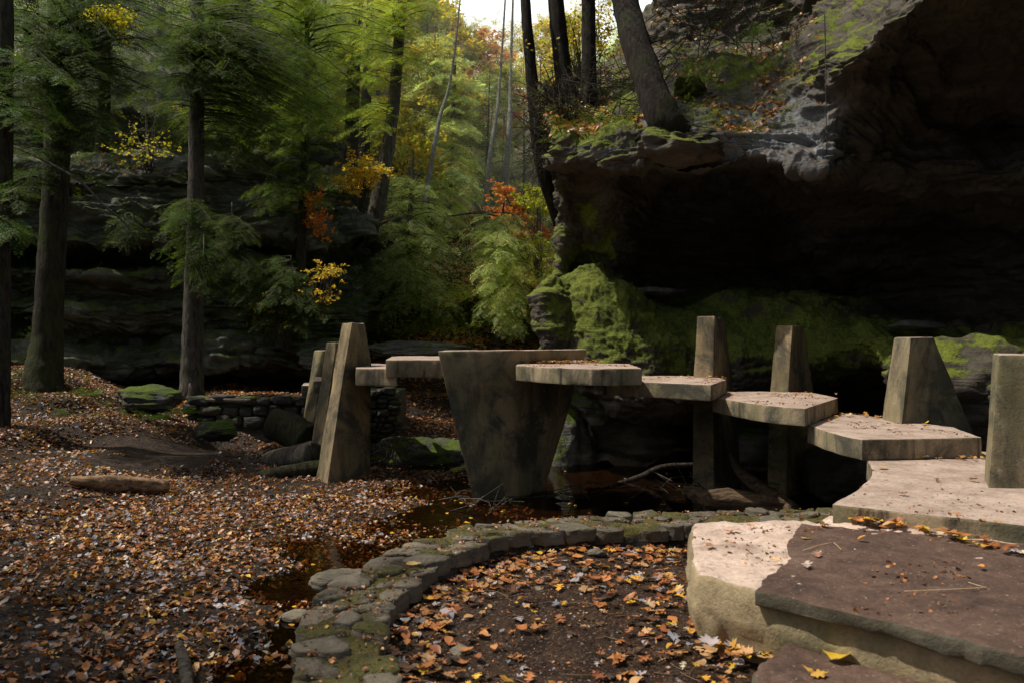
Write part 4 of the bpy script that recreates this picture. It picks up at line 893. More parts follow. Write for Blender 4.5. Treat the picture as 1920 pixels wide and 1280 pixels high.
def hem_limb(GF, GL, p0, p1, r, col, droop=.25, fs=(.35, .6), tmpl=FR, spacing=.2, rad=.02, start=.2, limbcol=1):
    p0 = np.array(p0, float); p1 = np.array(p1, float); L = np.linalg.norm(p1-p0); m = max(4, int(L/spacing))
    mid = (p0+p1)/2+np.array([r.normal(0, .06)*L, r.normal(0, .06)*L, droop*L*.45]); pts = catmull([p0, mid, p1], m+2)
    if GL is not None: tube(GL, pts[::max(1, m//6)] if m > 8 else pts, [rad, rad*.55, rad*.15], 5, L/6, cap=False)
    T = np.gradient(pts, axis=0); T /= np.linalg.norm(T, axis=1)[:, None]
    O = []; X = []; S = []
    for i in range(len(pts)):
        t = i/(len(pts)-1)
        if t < start: continue
        hz = np.array([-T[i][1], T[i][0], 0]); hz /= np.linalg.norm(hz)+1e-6
        for sd in ((1, -1) if i < len(pts)-1 else (0,)):
            d = T[i]*.7+hz*sd*r.uniform(.6, .95)+np.array([0, 0, r.uniform(-.35, .02)])
            O.append(pts[i]+r.normal(0, .03, 3)); X.append(d); S.append(r.uniform(*fs)*(1.1-.45*t))
    O = np.array(O); X = np.array(X); S = np.array(S); Z = np.tile([0, 0, 1.], (len(O), 1))+r.normal(0, .22, (len(O), 3))
    C = np.asarray(col)*r.uniform(.45, 1.5, (len(O), 1))
    C = C*(1+np.stack([r.normal(0, .12, len(O)), 0*O[:, 0], r.normal(0, .15, len(O))], 1))
    place_fronds(GF, O, X, Z, S, np.clip(C, .002, 1), tmpl, r)
def hemlock(name, label, h, seed, col, R=2.6, nl=38, base=.12, tmpl=FR, fs=(.45, .8), spacing=.3, trunk_r=.16, mat='needles', group=None, bark='bark_gray'):
    r = np.random.default_rng(seed); root = thing(name, label, 'tree', (0, 0, 0), group); g = Geo()
    lean = r.normal(0, .02, 2)*h; tube(g, [(0, 0, -.6), (lean[0]*.3, lean[1]*.3, h*.4), (lean[0], lean[1], h)], [trunk_r*1.2, trunk_r*.75, .02], 9, .5, rough=.08)
    g.build('trunk', M[bark], root); GF = Geo(); GL = Geo()
    for i in range(nl):
        t = base+(1-base)*(i/nl)**.9; z = t*h; rr = R*(1-(t-base)/(1-base))**.7*r.uniform(.65, 1.1)+.25; a = r.uniform(0, 6.28)
        c = np.array([lean[0]*t*t, lean[1]*t*t, z]); hem_limb(GF, GL, c, c+np.array([math.cos(a)*rr, math.sin(a)*rr, -rr*r.uniform(.05, .35)]), r, col, .2, fs, tmpl, spacing, .03*rr/2)
    GL.build('limbs', M[bark], root); GF.build('crown', M[mat], root, smooth=False); return root
def leafclump(G, c, rad, n, r, cols, size=(.05, .09), flat=.6):
    d = r.normal(size=(n, 3)); d /= np.linalg.norm(d, axis=1)[:, None]; P = np.array(c)+d*(r.random((n, 1))**.5)*rad*np.array([1, 1, flat])
    nr = r.normal(0, .5, (n, 3))+np.array([0, 0, 1.]); W, q, t, C = simple_leaves(P, nr, r.uniform(*size, n), r, np.asarray(cols)[r.integers(0, len(cols), n)]*r.uniform(.7, 1.3, (n, 1)), .6)
    G.add(W, q, t, C)
def broadleaf(name, label, h, seed, cols, R=2., bark='bark_pale', nlimb=16, per=170, lsize=(.07, .13), base=.35, trunk_r=.09, group=None, lean=None, cr=.55):
    r = np.random.default_rng(seed); root = thing(name, label, 'tree', (0, 0, 0), group); g = Geo(); GF = Geo(); GL = Geo()
    ln = r.normal(0, .05, 2)*h if lean is None else np.array(lean)*h
    tp = [np.array([0, 0, -.6]), np.array([ln[0]*.2, ln[1]*.2, h*.4]), np.array([ln[0]*.6, ln[1]*.6, h*.75]), np.array([ln[0], ln[1], h])]
    tube(g, tp, [trunk_r*1.15, trunk_r*.8, trunk_r*.4, .015], 8, .4, rough=.06); g.build('trunk', M[bark], root); C4 = catmull(tp, 60)
    for i in range(nlimb):
        t = r.uniform(base, 1); c = C4[min(59, int(t*59))]; a = r.uniform(0, 6.28); rr = R*(1-.6*abs(t-.6)*1.6)*r.uniform(.5, 1.1); e = c+np.array([math.cos(a)*rr, math.sin(a)*rr, rr*r.uniform(.1, .7)])
        tube(GL, [c, (c+e)/2+r.normal(0, .12, 3), e], [.03, .018, .006], 5, .3, cap=False)
        for k_ in range(3):
            q = c+(e-c)*r.uniform(.45, 1.1)+r.normal(0, .3, 3); tube(GL, [c+(e-c)*.5, q], [.01, .004], 4, .4, cap=False); leafclump(GF, q, cr*r.uniform(.6, 1.2), per//3, r, cols, lsize, .5)
    GL.build('limbs', M[bark], root); GF.build('crown', M['foliage'], root, smooth=False); return root

# ------------------------------------------------------------------ background forest
GREEN = (.17, .21, .045); BLUEG = (.22, .27, .12); PALEG = (.37, .40, .2); YG = (.17, .2, .03)  # hemlock tones, the pale ones lightened in place of haze
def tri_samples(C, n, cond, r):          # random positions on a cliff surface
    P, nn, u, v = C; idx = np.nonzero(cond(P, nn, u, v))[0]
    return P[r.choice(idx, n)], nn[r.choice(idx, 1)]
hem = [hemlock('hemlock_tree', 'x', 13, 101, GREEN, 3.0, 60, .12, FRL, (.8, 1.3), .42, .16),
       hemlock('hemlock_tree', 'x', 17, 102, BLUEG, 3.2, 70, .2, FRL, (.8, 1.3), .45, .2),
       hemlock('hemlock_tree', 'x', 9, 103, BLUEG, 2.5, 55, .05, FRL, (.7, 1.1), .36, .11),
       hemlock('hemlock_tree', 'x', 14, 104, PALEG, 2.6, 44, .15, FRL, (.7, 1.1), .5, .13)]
M['far_leaf'] = mat_leaf('sun-tinted far foliage', .55, 2.3, .5, .2, (1.35, 1.4, .95))  # leaf colour raised to carry the sun and haze on far crowns
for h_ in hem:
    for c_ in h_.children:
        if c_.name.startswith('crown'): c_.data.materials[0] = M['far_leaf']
bro = [broadleaf('autumn_tree', 'x', 9, 111, [(.5, .38, .04), (.42, .4, .06), (.3, .33, .05)], 2.4, 'bark_pale', 22, 260, (.12, .2)),
       broadleaf('autumn_tree', 'x', 12, 112, [(.25, .3, .05), (.2, .28, .05), (.35, .35, .06)], 2.8, 'bark_pale', 24, 260, (.12, .2)),
       broadleaf('autumn_tree', 'x', 8, 113, [(.55, .2, .03), (.5, .28, .05), (.45, .14, .03)], 2.2, 'bark_gray', 20, 240, (.12, .2))]
bro.append(broadleaf('autumn_tree', 'x', 15, 114, [(.62, .60, .38), (.5, .52, .25), (.6, .45, .25), (.42, .48, .22)], 2.8, 'bark_pale', 46, 110, (.10, .17), base=.25, cr=.9))
LB_H = 'one of the dense hemlocks massed on the sunlit slope beyond the bridge'; LB_Y = 'one of the yellow green autumn trees among hemlocks on the far slope'; LB_L = 'one of the tall dark hemlocks on the slope above the left cliff'
def hill_pt(u, Y): 
    P = CH[0]; i = np.argmin(((CH[2]-u)/20)**2+((P[:, 1]-Y)/1.0)**2); return P[i]
used = set()
def put(proto, k_, p, s, rot, label, group):
    if (id(proto), k_) not in used and proto[k_] not in used:
        used.add(proto[k_]); o = proto[k_]; o.location = p; o.rotation_euler = (0, 0, rot); o.scale = (s,)*3; o['label'] = label; o['group'] = group; return o
    return dup(proto[k_], p, rot, s, label, group)
r = np.random.default_rng(77)
def top_v(u):                            # where crowns end against the sky gap
    return np.interp(u, [560, 760, 830, 900, 960, 1030, 1100, 1250], [-500, -200, 20, 60, 75, 60, 30, -60])
for i in range(64):
    Y = 27+50*r.random()**1.1; u = r.uniform(560, 1230); p = hill_pt(u, Y)
    ctr = 780 < u < 1130
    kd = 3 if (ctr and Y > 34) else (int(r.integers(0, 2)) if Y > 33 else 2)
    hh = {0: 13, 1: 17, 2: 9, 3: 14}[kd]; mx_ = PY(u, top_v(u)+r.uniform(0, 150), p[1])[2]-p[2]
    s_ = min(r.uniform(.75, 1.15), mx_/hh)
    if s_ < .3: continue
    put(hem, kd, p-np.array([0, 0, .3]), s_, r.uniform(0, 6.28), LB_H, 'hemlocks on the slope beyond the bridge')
for i in range(34):
    Y = 29+42*r.random(); u = r.uniform(620, 1120); p = hill_pt(u, Y); kd = int(r.choice([0, 1, 1, 0, 2])); mx_ = PY(u, top_v(u)+r.uniform(0, 120), p[1])[2]-p[2]
    s_ = min(r.uniform(.7, 1.15), mx_/[9, 12, 8][kd])
    if s_ < .3: continue
    put(bro, kd, p, s_, r.uniform(0, 6.28), LB_Y, 'autumn trees on the slope beyond the bridge')
for i, (u, Y, tv) in enumerate([(800, 62, -20), (835, 48, 50), (860, 66, 30), (885, 52, 80), (905, 70, 60), (930, 56, 85), (955, 64, 50), (985, 50, 70), (1010, 68, 30), (1040, 58, 50), (1075, 66, -60), (870, 40, 120), (960, 42, 110), (915, 38, 170), (1120, 60, -80), (780, 44, -40)]):
    p = hill_pt(u, Y); mx_ = PY(u, tv, p[1])[2]-p[2]; put(bro, 3, p, max(.5, mx_/15), r.uniform(0, 6.28), 'one of the pale thin-leaved trees against the sky gap', 'pale trees against the sky gap')
def cl_pt(C, u, Y): 
    P = C[0]; i = np.argmin(((C[2]-u)/20)**2+((P[:, 1]-Y)/.6)**2); return P[i]
for i, (u, Y, s) in enumerate([(-350, 20, 1.), (-100, 24, 1), (60, 27, 1.1), (200, 25.5, .8), (300, 29, 1), (430, 27, .6), (500, 31, .55), (560, 30, .5), (620, 36, .5), (140, 34, .9), (380, 35, .7), (-600, 22, 1), (-200, 32, 1.2), (20, 38, 1.)]):
    put(hem, int(r.integers(0, 2)), cl_pt(CL, u, Y)-np.array([0, 0, .3]), s, r.uniform(0, 6.28), LB_L, 'hemlocks on the slope above the left cliff')

th_ = np.linspace(math.radians(150), math.radians(395), 160); zz_ = np.linspace(-1, 5.5, 60); A, Bz = np.meshgrid(th_, zz_)
rad_ = 13+.12*Bz+1.2*np.sin(A*3); P = np.stack([(-2+rad_*np.cos(A)).ravel(), (-1.5+rad_*.75*np.sin(A)).ravel(), Bz.ravel()], 1)
keep_ = P[:, 0] < 6.5; P += .5*np.stack([fbm(P*.4, 4), fbm(P*.4+9, 4), 0*P[:, 0]], 1)
P[:, :2] *= (1+.05*fbm(np.stack([P[:, 0]*.2, P[:, 1]*.2, P[:, 2]*2], 1), 3))[:, None]
fc = grid_faces(60, 160); fc = fc[keep_[fc].all(1)]
tag(np_mesh('added_shade_cliff', P, fc, M['rock_left'], attr={'moss': np.zeros(len(P)), 'pale': np.zeros(len(P))}), kind='structure')  # unseen cliff wall added to cut sky light on the foreground
near = [hemlock('hemlock_tree', 'x', 15, 105, (.06, .09, .02), 3.8, 74, .3, FRL, (.8, 1.3), .42, .2)]; used_n = False  # trees added out of view to dim the foreground
for i, (x, y, sc_) in enumerate([(-9.5, 4.5, 1.05), (-8.2, -.5, 1.1), (-7.5, -5.5, 1.2), (-12.5, 2, 1.1)]):
    lb = 'one of the tall dark hemlocks added out of view beside and behind the viewpoint for shade'; g0 = 'unseen hemlocks added for shade around the viewpoint'
    put(near, 0, (x, y, ground_z([x], [y])[0]-.2), sc_, i*1.3, lb, g0)
# near centre hemlock masses on the rock beyond the bridge: fully foliaged low ones
def bough_tree(name, label, base, trunk, trad, ell, seed, col, mat='needles', bark='bark_gray', fs=(.35, .6), spacing=.2, tmpl=FR, cat='tree', start=.15, droop=.2, group=None, n=14):
    """trunk given as points (pixel, distance); boughs reach random points of the given ellipsoids (u, v, Y, ru, rv, rY, count)"""
    r = np.random.default_rng(seed); T = [PY(*p) for p in trunk]; root = thing(name, label, cat, T[0], group); g = Geo()
    tube(g, T, trad, n, .12, rough=.09, seed=seed, rf=4.)
    if trad[0] > .12 and base and cat != 'cliff_tree':            # root flare
        for a in np.linspace(0, 6.28, 6)[:-1]+r.uniform(0, 1):
            d = np.array([math.cos(a), math.sin(a), 0]); tube(g, [T[0]+np.array([0, 0, .35])+d*trad[0]*.4, T[0]+d*trad[0]*1.1-np.array([0, 0, .05]), T[0]+d*trad[0]*2.-np.array([0, 0, .3])], [trad[0]*.55, trad[0]*.35, trad[0]*.15], 7, .1, rough=.1)
    g.build('trunk', M[bark], root)
    if ell:
        GF = Geo(); GL = Geo(); C4 = catmull(T, 200)
        for (cu_, cv_, cY, ru, rv, rY, cnt) in ell:
            for i in range(cnt):
                d = r.normal(size=3); d = d/np.linalg.norm(d)*r.random()**.4
                e = PY(cu_+d[0]*ru, cv_+d[1]*rv, cY+d[2]*rY); up = e+np.array([0, 0, .35*np.linalg.norm((C4[:, :2]-e[:2])[100])])
                j = np.argmin(np.linalg.norm(C4-up, axis=1)); s0 = C4[j]
                L = np.linalg.norm(e-s0)
                st = start if L < 2.2 else max(start, 1-2.2/L)
                hem_limb(GF, GL, s0, e, r, col, droop, fs, tmpl, spacing, min(.03, .008*L+.006), st)
        GL.build('limbs', M[bark], root); GF.build('crown', M[mat], root, smooth=False)
    return root
bough_tree('hemlock_tree', 'bushy blue green hemlock above the rock left of centre beyond the bridge', 0, [(760, 600, 24), (765, 480, 24.2), (770, 380, 24.5), (775, 280, 25)], [.13, .1, .07, .02], [(775, 480, 23, 95, 90, 1.5, 75), (760, 380, 24, 90, 60, 1.5, 34), (720, 560, 22.6, 60, 60, 1, 24), (830, 560, 22.8, 50, 40, 1, 20)], 201, (.29, .35, .17), spacing=.2, fs=(.32, .55), tmpl=FRM)
bough_tree('hemlock_tree', 'bright feathery hemlock just left of the right-hand cliff beyond the bridge', 0, [(930, 650, 23.5), (935, 520, 23.7), (940, 430, 24), (945, 380, 24)], [.12, .09, .06, .02], [(945, 500, 22.5, 75, 85, 1.4, 80), (950, 590, 22, 60, 45, 1, 34), (900, 440, 23.5, 60, 50, 1, 24)], 202, (.38, .44, .2), spacing=.2, fs=(.32, .55), tmpl=FRM)
bough_tree('hemlock_tree', 'pale layered hemlock in the middle of the gorge gap', 0, [(830, 520, 29), (840, 380, 29), (850, 200, 29.5), (855, 60, 30)], [.15, .12, .08, .03], [(845, 330, 28.5, 75, 130, 2, 60), (840, 180, 29, 60, 80, 2, 24)], 203, (.42, .46, .22), spacing=.34, fs=(.6, 1.))
bough_tree('hemlock_tree', 'dark drooping hemlock beside the left cliff corner', 0, [(560, 640, 20), (565, 480, 20.2), (570, 330, 20.4), (575, 120, 20.8), (578, -100, 21)], [.16, .13, .11, .08, .03], [(570, 200, 19.5, 120, 120, 1.8, 85), (560, 40, 19.5, 170, 90, 2, 75), (540, 350, 19.6, 110, 60, 1, 30), (500, 560, 19, 80, 60, .7, 18)], 204, (.11, .16, .02), spacing=.17, fs=(.28, .5), bark='bark', tmpl=FRM)
# trunks that stand out
bough_tree('hemlock_tree', 'tall trunk with a bowed foot on the rock above the left piers', 1, [(698, 450, 23.5), (706, 395, 23.5), (718, 330, 23.6), (733, 240, 23.8), (744, 130, 24), (752, 0, 24.3), (756, -160, 24.6)], [.32, .25, .21, .19, .17, .15, .13], [(720, 60, 23, 120, 110, 2, 60), (690, 220, 23, 70, 60, 1, 16), (780, 20, 23, 70, 80, 1.5, 20)], 211, (.2, .25, .04), spacing=.2, fs=(.32, .56), bark='bark_gray', tmpl=FRM)
bough_tree('hemlock_tree', 'straight dark trunk left of the bowed trunk, highest on the slope', 1, [(655, 330, 27), (660, 240, 27), (664, 120, 27.2), (672, 0, 27.5), (675, -150, 28)], [.26, .24, .21, .18, .15], [(640, 100, 26, 90, 130, 2, 40)], 212, (.2, .24, .045), spacing=.3, fs=(.5, .85), bark='bark')
bough_tree('hemlock_tree', 'slim dark trunk between the straight trunk and the bowed trunk', 1, [(683, 300, 28.5), (687, 180, 28.5), (693, 70, 28.7), (697, -100, 29)], [.2, .18, .15, .1], [], 213, GREEN, bark='bark')
bough_tree('hemlock_tree', 'reddish leaning trunk on the ledge right of the slim grey trunk', 1, [(398, 245, 22), (412, 180, 22), (428, 110, 22), (445, 20, 22.2), (455, -80, 22.4)], [.26, .21, .19, .17, .15], [(440, 60, 21.5, 110, 90, 1.5, 40)], 214, (.07, .105, .016), spacing=.26, fs=(.45, .75), bark='bark_gray')
bough_tree('hemlock_tree', 'dark sloping trunk right of the reddish leaning trunk', 1, [(478, 350, 23), (498, 260, 23), (512, 160, 23), (520, 60, 23), (525, -80, 23)], [.22, .19, .17, .14, .11], [(520, 120, 22, 90, 110, 1.2, 40)], 215, (.085, .12, .02), spacing=.26, fs=(.45, .75), bark='bark')
for lab, tr, rd, el_ in [('thin pale leaning trunk in the middle of the far slope', [(795, 385, 26), (812, 290, 26.3), (825, 220, 26.6), (848, 130, 27), (875, -120, 27)], [.085, .08, .065, .04, .015], [(850, 90, 27, 50, 60, 1, 14)]),
                    ('slender pale trunk right of the middle of the gap', [(910, 400, 28), (918, 300, 28), (930, 220, 28.4), (938, 140, 29), (955, -120, 29)], [.09, .085, .07, .05, .02], [(935, 110, 28.6, 50, 60, 1, 16)]),
                    ('straight grey trunk above the orange maple', [(944, 390, 29), (950, 310, 29), (956, 220, 29.4), (958, 120, 30), (966, -130, 30)], [.12, .11, .09, .06, .02], [(965, 150, 29.5, 50, 80, 1, 16)])]:
    bough_tree('slender_tree', lab, 0, tr, rd, el_, 220, (.36, .38, .2), bark='bark_pale', mat='foliage', spacing=.5, fs=(.3, .5), tmpl=FRL, start=.5)

# left foreground trees
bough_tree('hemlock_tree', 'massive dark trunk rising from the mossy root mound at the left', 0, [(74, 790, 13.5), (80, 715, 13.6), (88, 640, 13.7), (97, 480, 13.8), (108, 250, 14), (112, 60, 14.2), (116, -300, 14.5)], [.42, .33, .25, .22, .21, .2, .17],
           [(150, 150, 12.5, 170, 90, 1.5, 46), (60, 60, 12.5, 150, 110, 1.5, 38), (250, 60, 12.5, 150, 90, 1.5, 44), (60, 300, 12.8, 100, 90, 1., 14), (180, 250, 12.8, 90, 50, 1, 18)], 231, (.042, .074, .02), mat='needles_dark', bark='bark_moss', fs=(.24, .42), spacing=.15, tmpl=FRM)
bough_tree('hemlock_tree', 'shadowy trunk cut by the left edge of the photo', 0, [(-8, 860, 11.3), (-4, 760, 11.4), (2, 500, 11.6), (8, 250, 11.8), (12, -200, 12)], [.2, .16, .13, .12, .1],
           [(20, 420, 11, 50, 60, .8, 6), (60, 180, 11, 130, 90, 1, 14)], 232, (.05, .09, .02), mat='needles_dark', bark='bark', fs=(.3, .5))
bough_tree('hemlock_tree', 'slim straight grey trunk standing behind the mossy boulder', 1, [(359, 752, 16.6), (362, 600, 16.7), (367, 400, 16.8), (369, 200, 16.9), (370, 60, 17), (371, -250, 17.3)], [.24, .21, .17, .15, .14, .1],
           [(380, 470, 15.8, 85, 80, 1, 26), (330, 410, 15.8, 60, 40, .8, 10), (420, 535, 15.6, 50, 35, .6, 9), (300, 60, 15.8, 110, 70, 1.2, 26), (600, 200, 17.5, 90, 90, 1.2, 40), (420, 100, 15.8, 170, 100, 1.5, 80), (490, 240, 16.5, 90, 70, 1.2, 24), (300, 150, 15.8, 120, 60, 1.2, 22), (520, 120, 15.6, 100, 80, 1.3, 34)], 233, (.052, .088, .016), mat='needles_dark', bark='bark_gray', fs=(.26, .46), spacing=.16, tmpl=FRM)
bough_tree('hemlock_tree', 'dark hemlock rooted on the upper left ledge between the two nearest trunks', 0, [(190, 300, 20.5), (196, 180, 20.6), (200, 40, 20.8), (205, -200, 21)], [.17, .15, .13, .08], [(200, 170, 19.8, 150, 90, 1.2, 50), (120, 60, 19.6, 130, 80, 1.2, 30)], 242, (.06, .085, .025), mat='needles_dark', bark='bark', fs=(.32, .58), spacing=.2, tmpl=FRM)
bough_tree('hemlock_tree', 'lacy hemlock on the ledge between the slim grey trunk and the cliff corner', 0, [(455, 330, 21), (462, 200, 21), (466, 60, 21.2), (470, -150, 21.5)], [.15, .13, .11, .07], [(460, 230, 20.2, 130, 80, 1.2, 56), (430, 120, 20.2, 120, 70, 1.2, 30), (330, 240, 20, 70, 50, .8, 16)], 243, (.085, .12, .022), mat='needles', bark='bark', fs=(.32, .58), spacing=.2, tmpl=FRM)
bough_tree('hemlock_sapling', 'small dark hemlock drooping over the left cliff face above the retaining wall', 0, [(440, 480, 19.2), (438, 430, 19.2), (435, 380, 19.2)], [.05, .04, .02], [(430, 450, 18.8, 80, 45, .6, 26), (470, 520, 18.7, 50, 30, .5, 12)], 244, (.06, .09, .025), mat='needles_dark', spacing=.18, fs=(.28, .45), tmpl=FRM, cat='sapling')
bough_tree('hemlock_sapling', 'small hemlock on the dark ledge right of the massive left trunk', 0, [(240, 480, 18), (238, 440, 18), (236, 400, 18)], [.05, .04, .02], [(230, 430, 17.6, 60, 35, .5, 16)], 245, (.05, .075, .02), mat='needles_dark', spacing=.18, fs=(.25, .42), tmpl=FRM, cat='sapling')
twig('dead_limb', [PY(20, 272, 12.8), PY(90, 305, 12.6), PY(150, 340, 12.3), PY(195, 385, 12), PY(240, 425, 12), PY(265, 470, 12)], [.02, .022, .02, .018, .012, .005], 'bark_gray', 'bare bent limb arching down to the right from the dark left trunk', 'branch')
# low hemlock saplings at cliff foot
bough_tree('hemlock_sapling', 'low spreading hemlock sapling against the left cliff beside the piers', 0, [(560, 640, 19), (555, 560, 19), (545, 480, 19)], [.05, .04, .02], [(500, 560, 18.6, 110, 60, .8, 36), (590, 590, 18.6, 50, 50, .6, 14)], 241, (.06, .09, .03), mat='needles_dark', spacing=.2, fs=(.3, .5), cat='sapling')
# right cliff-top trees
bough_tree('cliff_tree', 'dark straight trunk nearest the thick leaning one on the cliff top', 1, [(1104, 200, 13.5), (1104, 100, 13.6), (1103, 0, 13.8), (1100, -300, 14.5)], [.14, .125, .12, .08], [(1200, -300, 14, 160, 90, 1.5, 40)], 252, (.08, .12, .03), mat='needles_dark', bark='bark_dark', tmpl=FRL, fs=(.5, .8), spacing=.3)
bough_tree('cliff_tree', 'dark trunk leaning left with yellow leaves, middle of the cliff-top group', 1, [(1062, 190, 13.8), (1052, 100, 13.9), (1042, 0, 14), (1015, -300, 14.6)], [.17, .15, .14, .1], [(1020, -330, 14.2, 150, 90, 1.5, 30)], 253, (.08, .12, .03), mat='needles_dark', bark='bark_dark', tmpl=FRL, fs=(.5, .8), spacing=.3)
bough_tree('cliff_tree', 'thin black trunk at the left edge of the right cliff top', 1, [(1050, 420, 14.3), (1018, 320, 14), (1003, 210, 13.8), (993, 100, 13.8), (985, 0, 13.9), (972, -300, 14.5)], [.12, .12, .115, .10, .09, .06], [], 254, GREEN, bark='bark_dark')

def surf(C, u, v):
    P, nn, uu, vv = C; d = np.hypot(uu-u, vv-v); i = np.nonzero(d < 9)[0]
    if len(i) == 0: i = np.array([np.argmin(d)])
    return P[i[np.argmin(P[i, 1])]]
def px_of(p): return (960+p[0]/p[1]*F, 640-(p[2]-H)/p[1]*F, p[1])
def to_px(p, dy=0): a, b, c = px_of(p); return (a, b, c+dy)
b0 = to_px(surf(CR, 1268, 272), .55); b1 = to_px(surf(CR, 1256, 250), .08)
tr_ = bough_tree('cliff_tree', 'thick leaning trunk rooted on the right cliff lip', 0, [b0, b1, (1240, 212, b1[2]-.05), (1216, 150, b1[2]+.15), (1192, 80, b1[2]+.5), (1172, 0, 11.7), (1150, -120, 12.1), (1120, -350, 13)], [.24, .25, .22, .20, .2, .19, .18, .14], [(1130, -330, 12.3, 260, 110, 1.5, 70)], 251, (.08, .12, .03), mat='needles_dark', bark='bark_dark', n=22, tmpl=FRL, fs=(.5, .8), spacing=.3)
GR = Geo()
for tg in ([(1235, 235), (1210, 252), (1185, 262)], [(1275, 228), (1305, 232), (1335, 238)]):
    q = [np.array(PY(1246, 210, b1[2]))]+[surf(CR, *t)+np.array([0, .02, 0]) for t in tg]; tube(GR, q, list(np.linspace(.07, .02, len(q))), 8, .08, rough=.2)
GR.build('roots', M['bark_dark'], tr_)
hp = surf(CR, 1266, 270)
boulder('root_hummock', hp+np.array([.02, .12, .02]), (.55, .42, .26), 61, 'rock_right', 'mossy rock hummock gripped by the base of the thick leaning trunk', cat='rock', moss=.25, rough=.3)
hp = surf(CR, 1295, 160); boulder('root_hummock', hp+np.array([0, .1, -.02]), (.3, .75, .24), 62, 'rock_right', 'elongated mossy hump right of the thick leaning trunk', cat='rock', moss=.8, rough=.3, rot=-.3)
# broadleaf shrubs
def shrub(name, label, ell, seed, cols, size, stems=8, base=None, cat='shrub', bark='bark_gray', flat=.4, cr=.22):
    r = np.random.default_rng(seed); b = PY(*base); root = thing(name, label, cat, b); GF = Geo(); GL = Geo()
    for (cu_, cv_, cY, ru, rv, rY, cnt, per) in ell:
        for i in range(cnt):
            d = r.normal(size=3); d = d/np.linalg.norm(d)*r.random()**.5; e = PY(cu_+d[0]*ru, cv_+d[1]*rv, cY+d[2]*rY)
            tube(GL, [b+r.normal(0, .05, 3), (b+e)/2+np.array([0, 0, .12*np.linalg.norm(e-b)])+r.normal(0, .08, 3), e], [.016, .009, .003], 4, .25, cap=False); [leafclump(GF, e+r.normal(0, cr*.9, 3)*np.array([1, 1, .6]), cr*r.uniform(.4, 1.), per//3+1, r, cols, size, min(1., flat+.25)) for _ in range(3)]
    GL.build('stems', M[bark], root); GF.build('leaves', M['foliage'], root, smooth=False); return root
YL = [(.55, .37, .04), (.5, .4, .06), (.33, .34, .06), (.42, .24, .05)]; ORG = [(.6, .2, .06), (.58, .27, .08), (.5, .13, .05), (.45, .3, .1)]; GRN = [(.1, .15, .02), (.16, .2, .03), (.22, .26, .04)]; YGR = [(.3, .33, .04), (.42, .4, .05), (.2, .26, .04)]
shrub('maple_sapling', 'orange red maple sapling in the middle of the gorge gap', [(942, 365, 25.5, 24, 20, .6, 14, 45), (955, 402, 25.5, 40, 16, .8, 22, 45), (992, 440, 25, 36, 18, .8, 22, 45)], 301, ORG, (.06, .11), base=(985, 500, 26), flat=.25)
shrub('yellow_shrub', 'golden yellow shrub at the foot of the bowed trunk', [(685, 322, 22.5, 42, 26, .9, 26, 50), (655, 345, 22.4, 36, 26, .7, 14, 40)], 302, YL, (.06, .1), base=(680, 400, 22.8), flat=.3)
shrub('yellow_shrub', 'small yellow shrub left of the tall pier against the dark cliff', [(612, 515, 18.6, 34, 18, .5, 14, 26), (608, 555, 18.6, 32, 18, .5, 9, 22)], 303, YL, (.04, .08), base=(600, 600, 18.8), flat=.25, cr=.16)
shrub('orange_vine', 'hanging orange leaves on the dark cliff corner', [(585, 380, 20, 10, 30, .3, 10, 30), (595, 425, 20, 10, 25, .3, 10, 30)], 304, [(.6, .24, .04), (.5, .18, .04)], (.06, .1), base=(590, 350, 20.5), flat=.9, cr=.16)
shrub('yellow_shrub', 'yellow leaf cluster high in the upper left boughs', [(215, 38, 12.6, 26, 14, .4, 14, 40)], 305, [(.55, .5, .05), (.4, .42, .05)], (.04, .07), base=(200, 90, 12.8), flat=.4, cr=.14)
shrub('yellow_shrub', 'lime yellow bush by the right cliff edge beyond the maple', [(1000, 380, 25, 30, 35, .8, 24, 60), (1005, 470, 23, 18, 30, .5, 12, 50)], 306, YGR, (.06, .1), base=(1010, 520, 24), flat=.35)
shrub('cliff_shrub', 'sparse yellow leaves between the trunks on the cliff top', [(1080, 60, 15, 40, 60, .6, 26, 24), (1130, 70, 15, 30, 50, .6, 18, 24), (1010, 120, 14, 20, 60, .5, 10, 14)], 307, [(.5, .38, .04), (.4, .3, .04), (.2, .22, .03)], (.05, .08), base=(1090, 170, 15), flat=.6, cr=.25)
shrub('green_shrub', 'yellow green undergrowth on the slope right of the bowed trunk', [(780, 300, 28, 50, 60, 1.5, 34, 60), (700, 250, 30, 60, 60, 1.5, 30, 60)], 308, YGR+YL[:1], (.08, .14), base=(750, 380, 28), flat=.4, cr=.45)
shrub('green_shrub', 'low green undergrowth on the bank beside the left piers', [(520, 590, 18.8, 60, 35, .5, 20, 40)], 309, [(.05, .08, .015), (.09, .12, .02), (.25, .22, .03)], (.04, .08), base=(540, 650, 18.9), flat=.4, cr=.2)
shrub('green_shrub', 'leafy yellow green shrub on the left ledge beside the slim trunk', [(270, 270, 18, 60, 40, .6, 14, 22), (290, 200, 20, 40, 40, .6, 8, 18)], 310, [(.25, .26, .03), (.35, .28, .03)], (.05, .08), base=(280, 320, 18.5), flat=.4, cr=.18)
pile('bramble', 1003, 1075, 165, 310, 12.2, 420, 'tangle of hanging roots and dry brambles at the left end of the cliff lip', L=.9, rad=.005, mat='bark', seed=8, up=.9, cat='bramble')
pile('bramble', 1060, 1260, 110, 250, 12.2, 150, 'dry brambles around the foot of the cliff-top trunks', L=.9, rad=.005, mat='bark', seed=9, up=.6, cat='bramble')
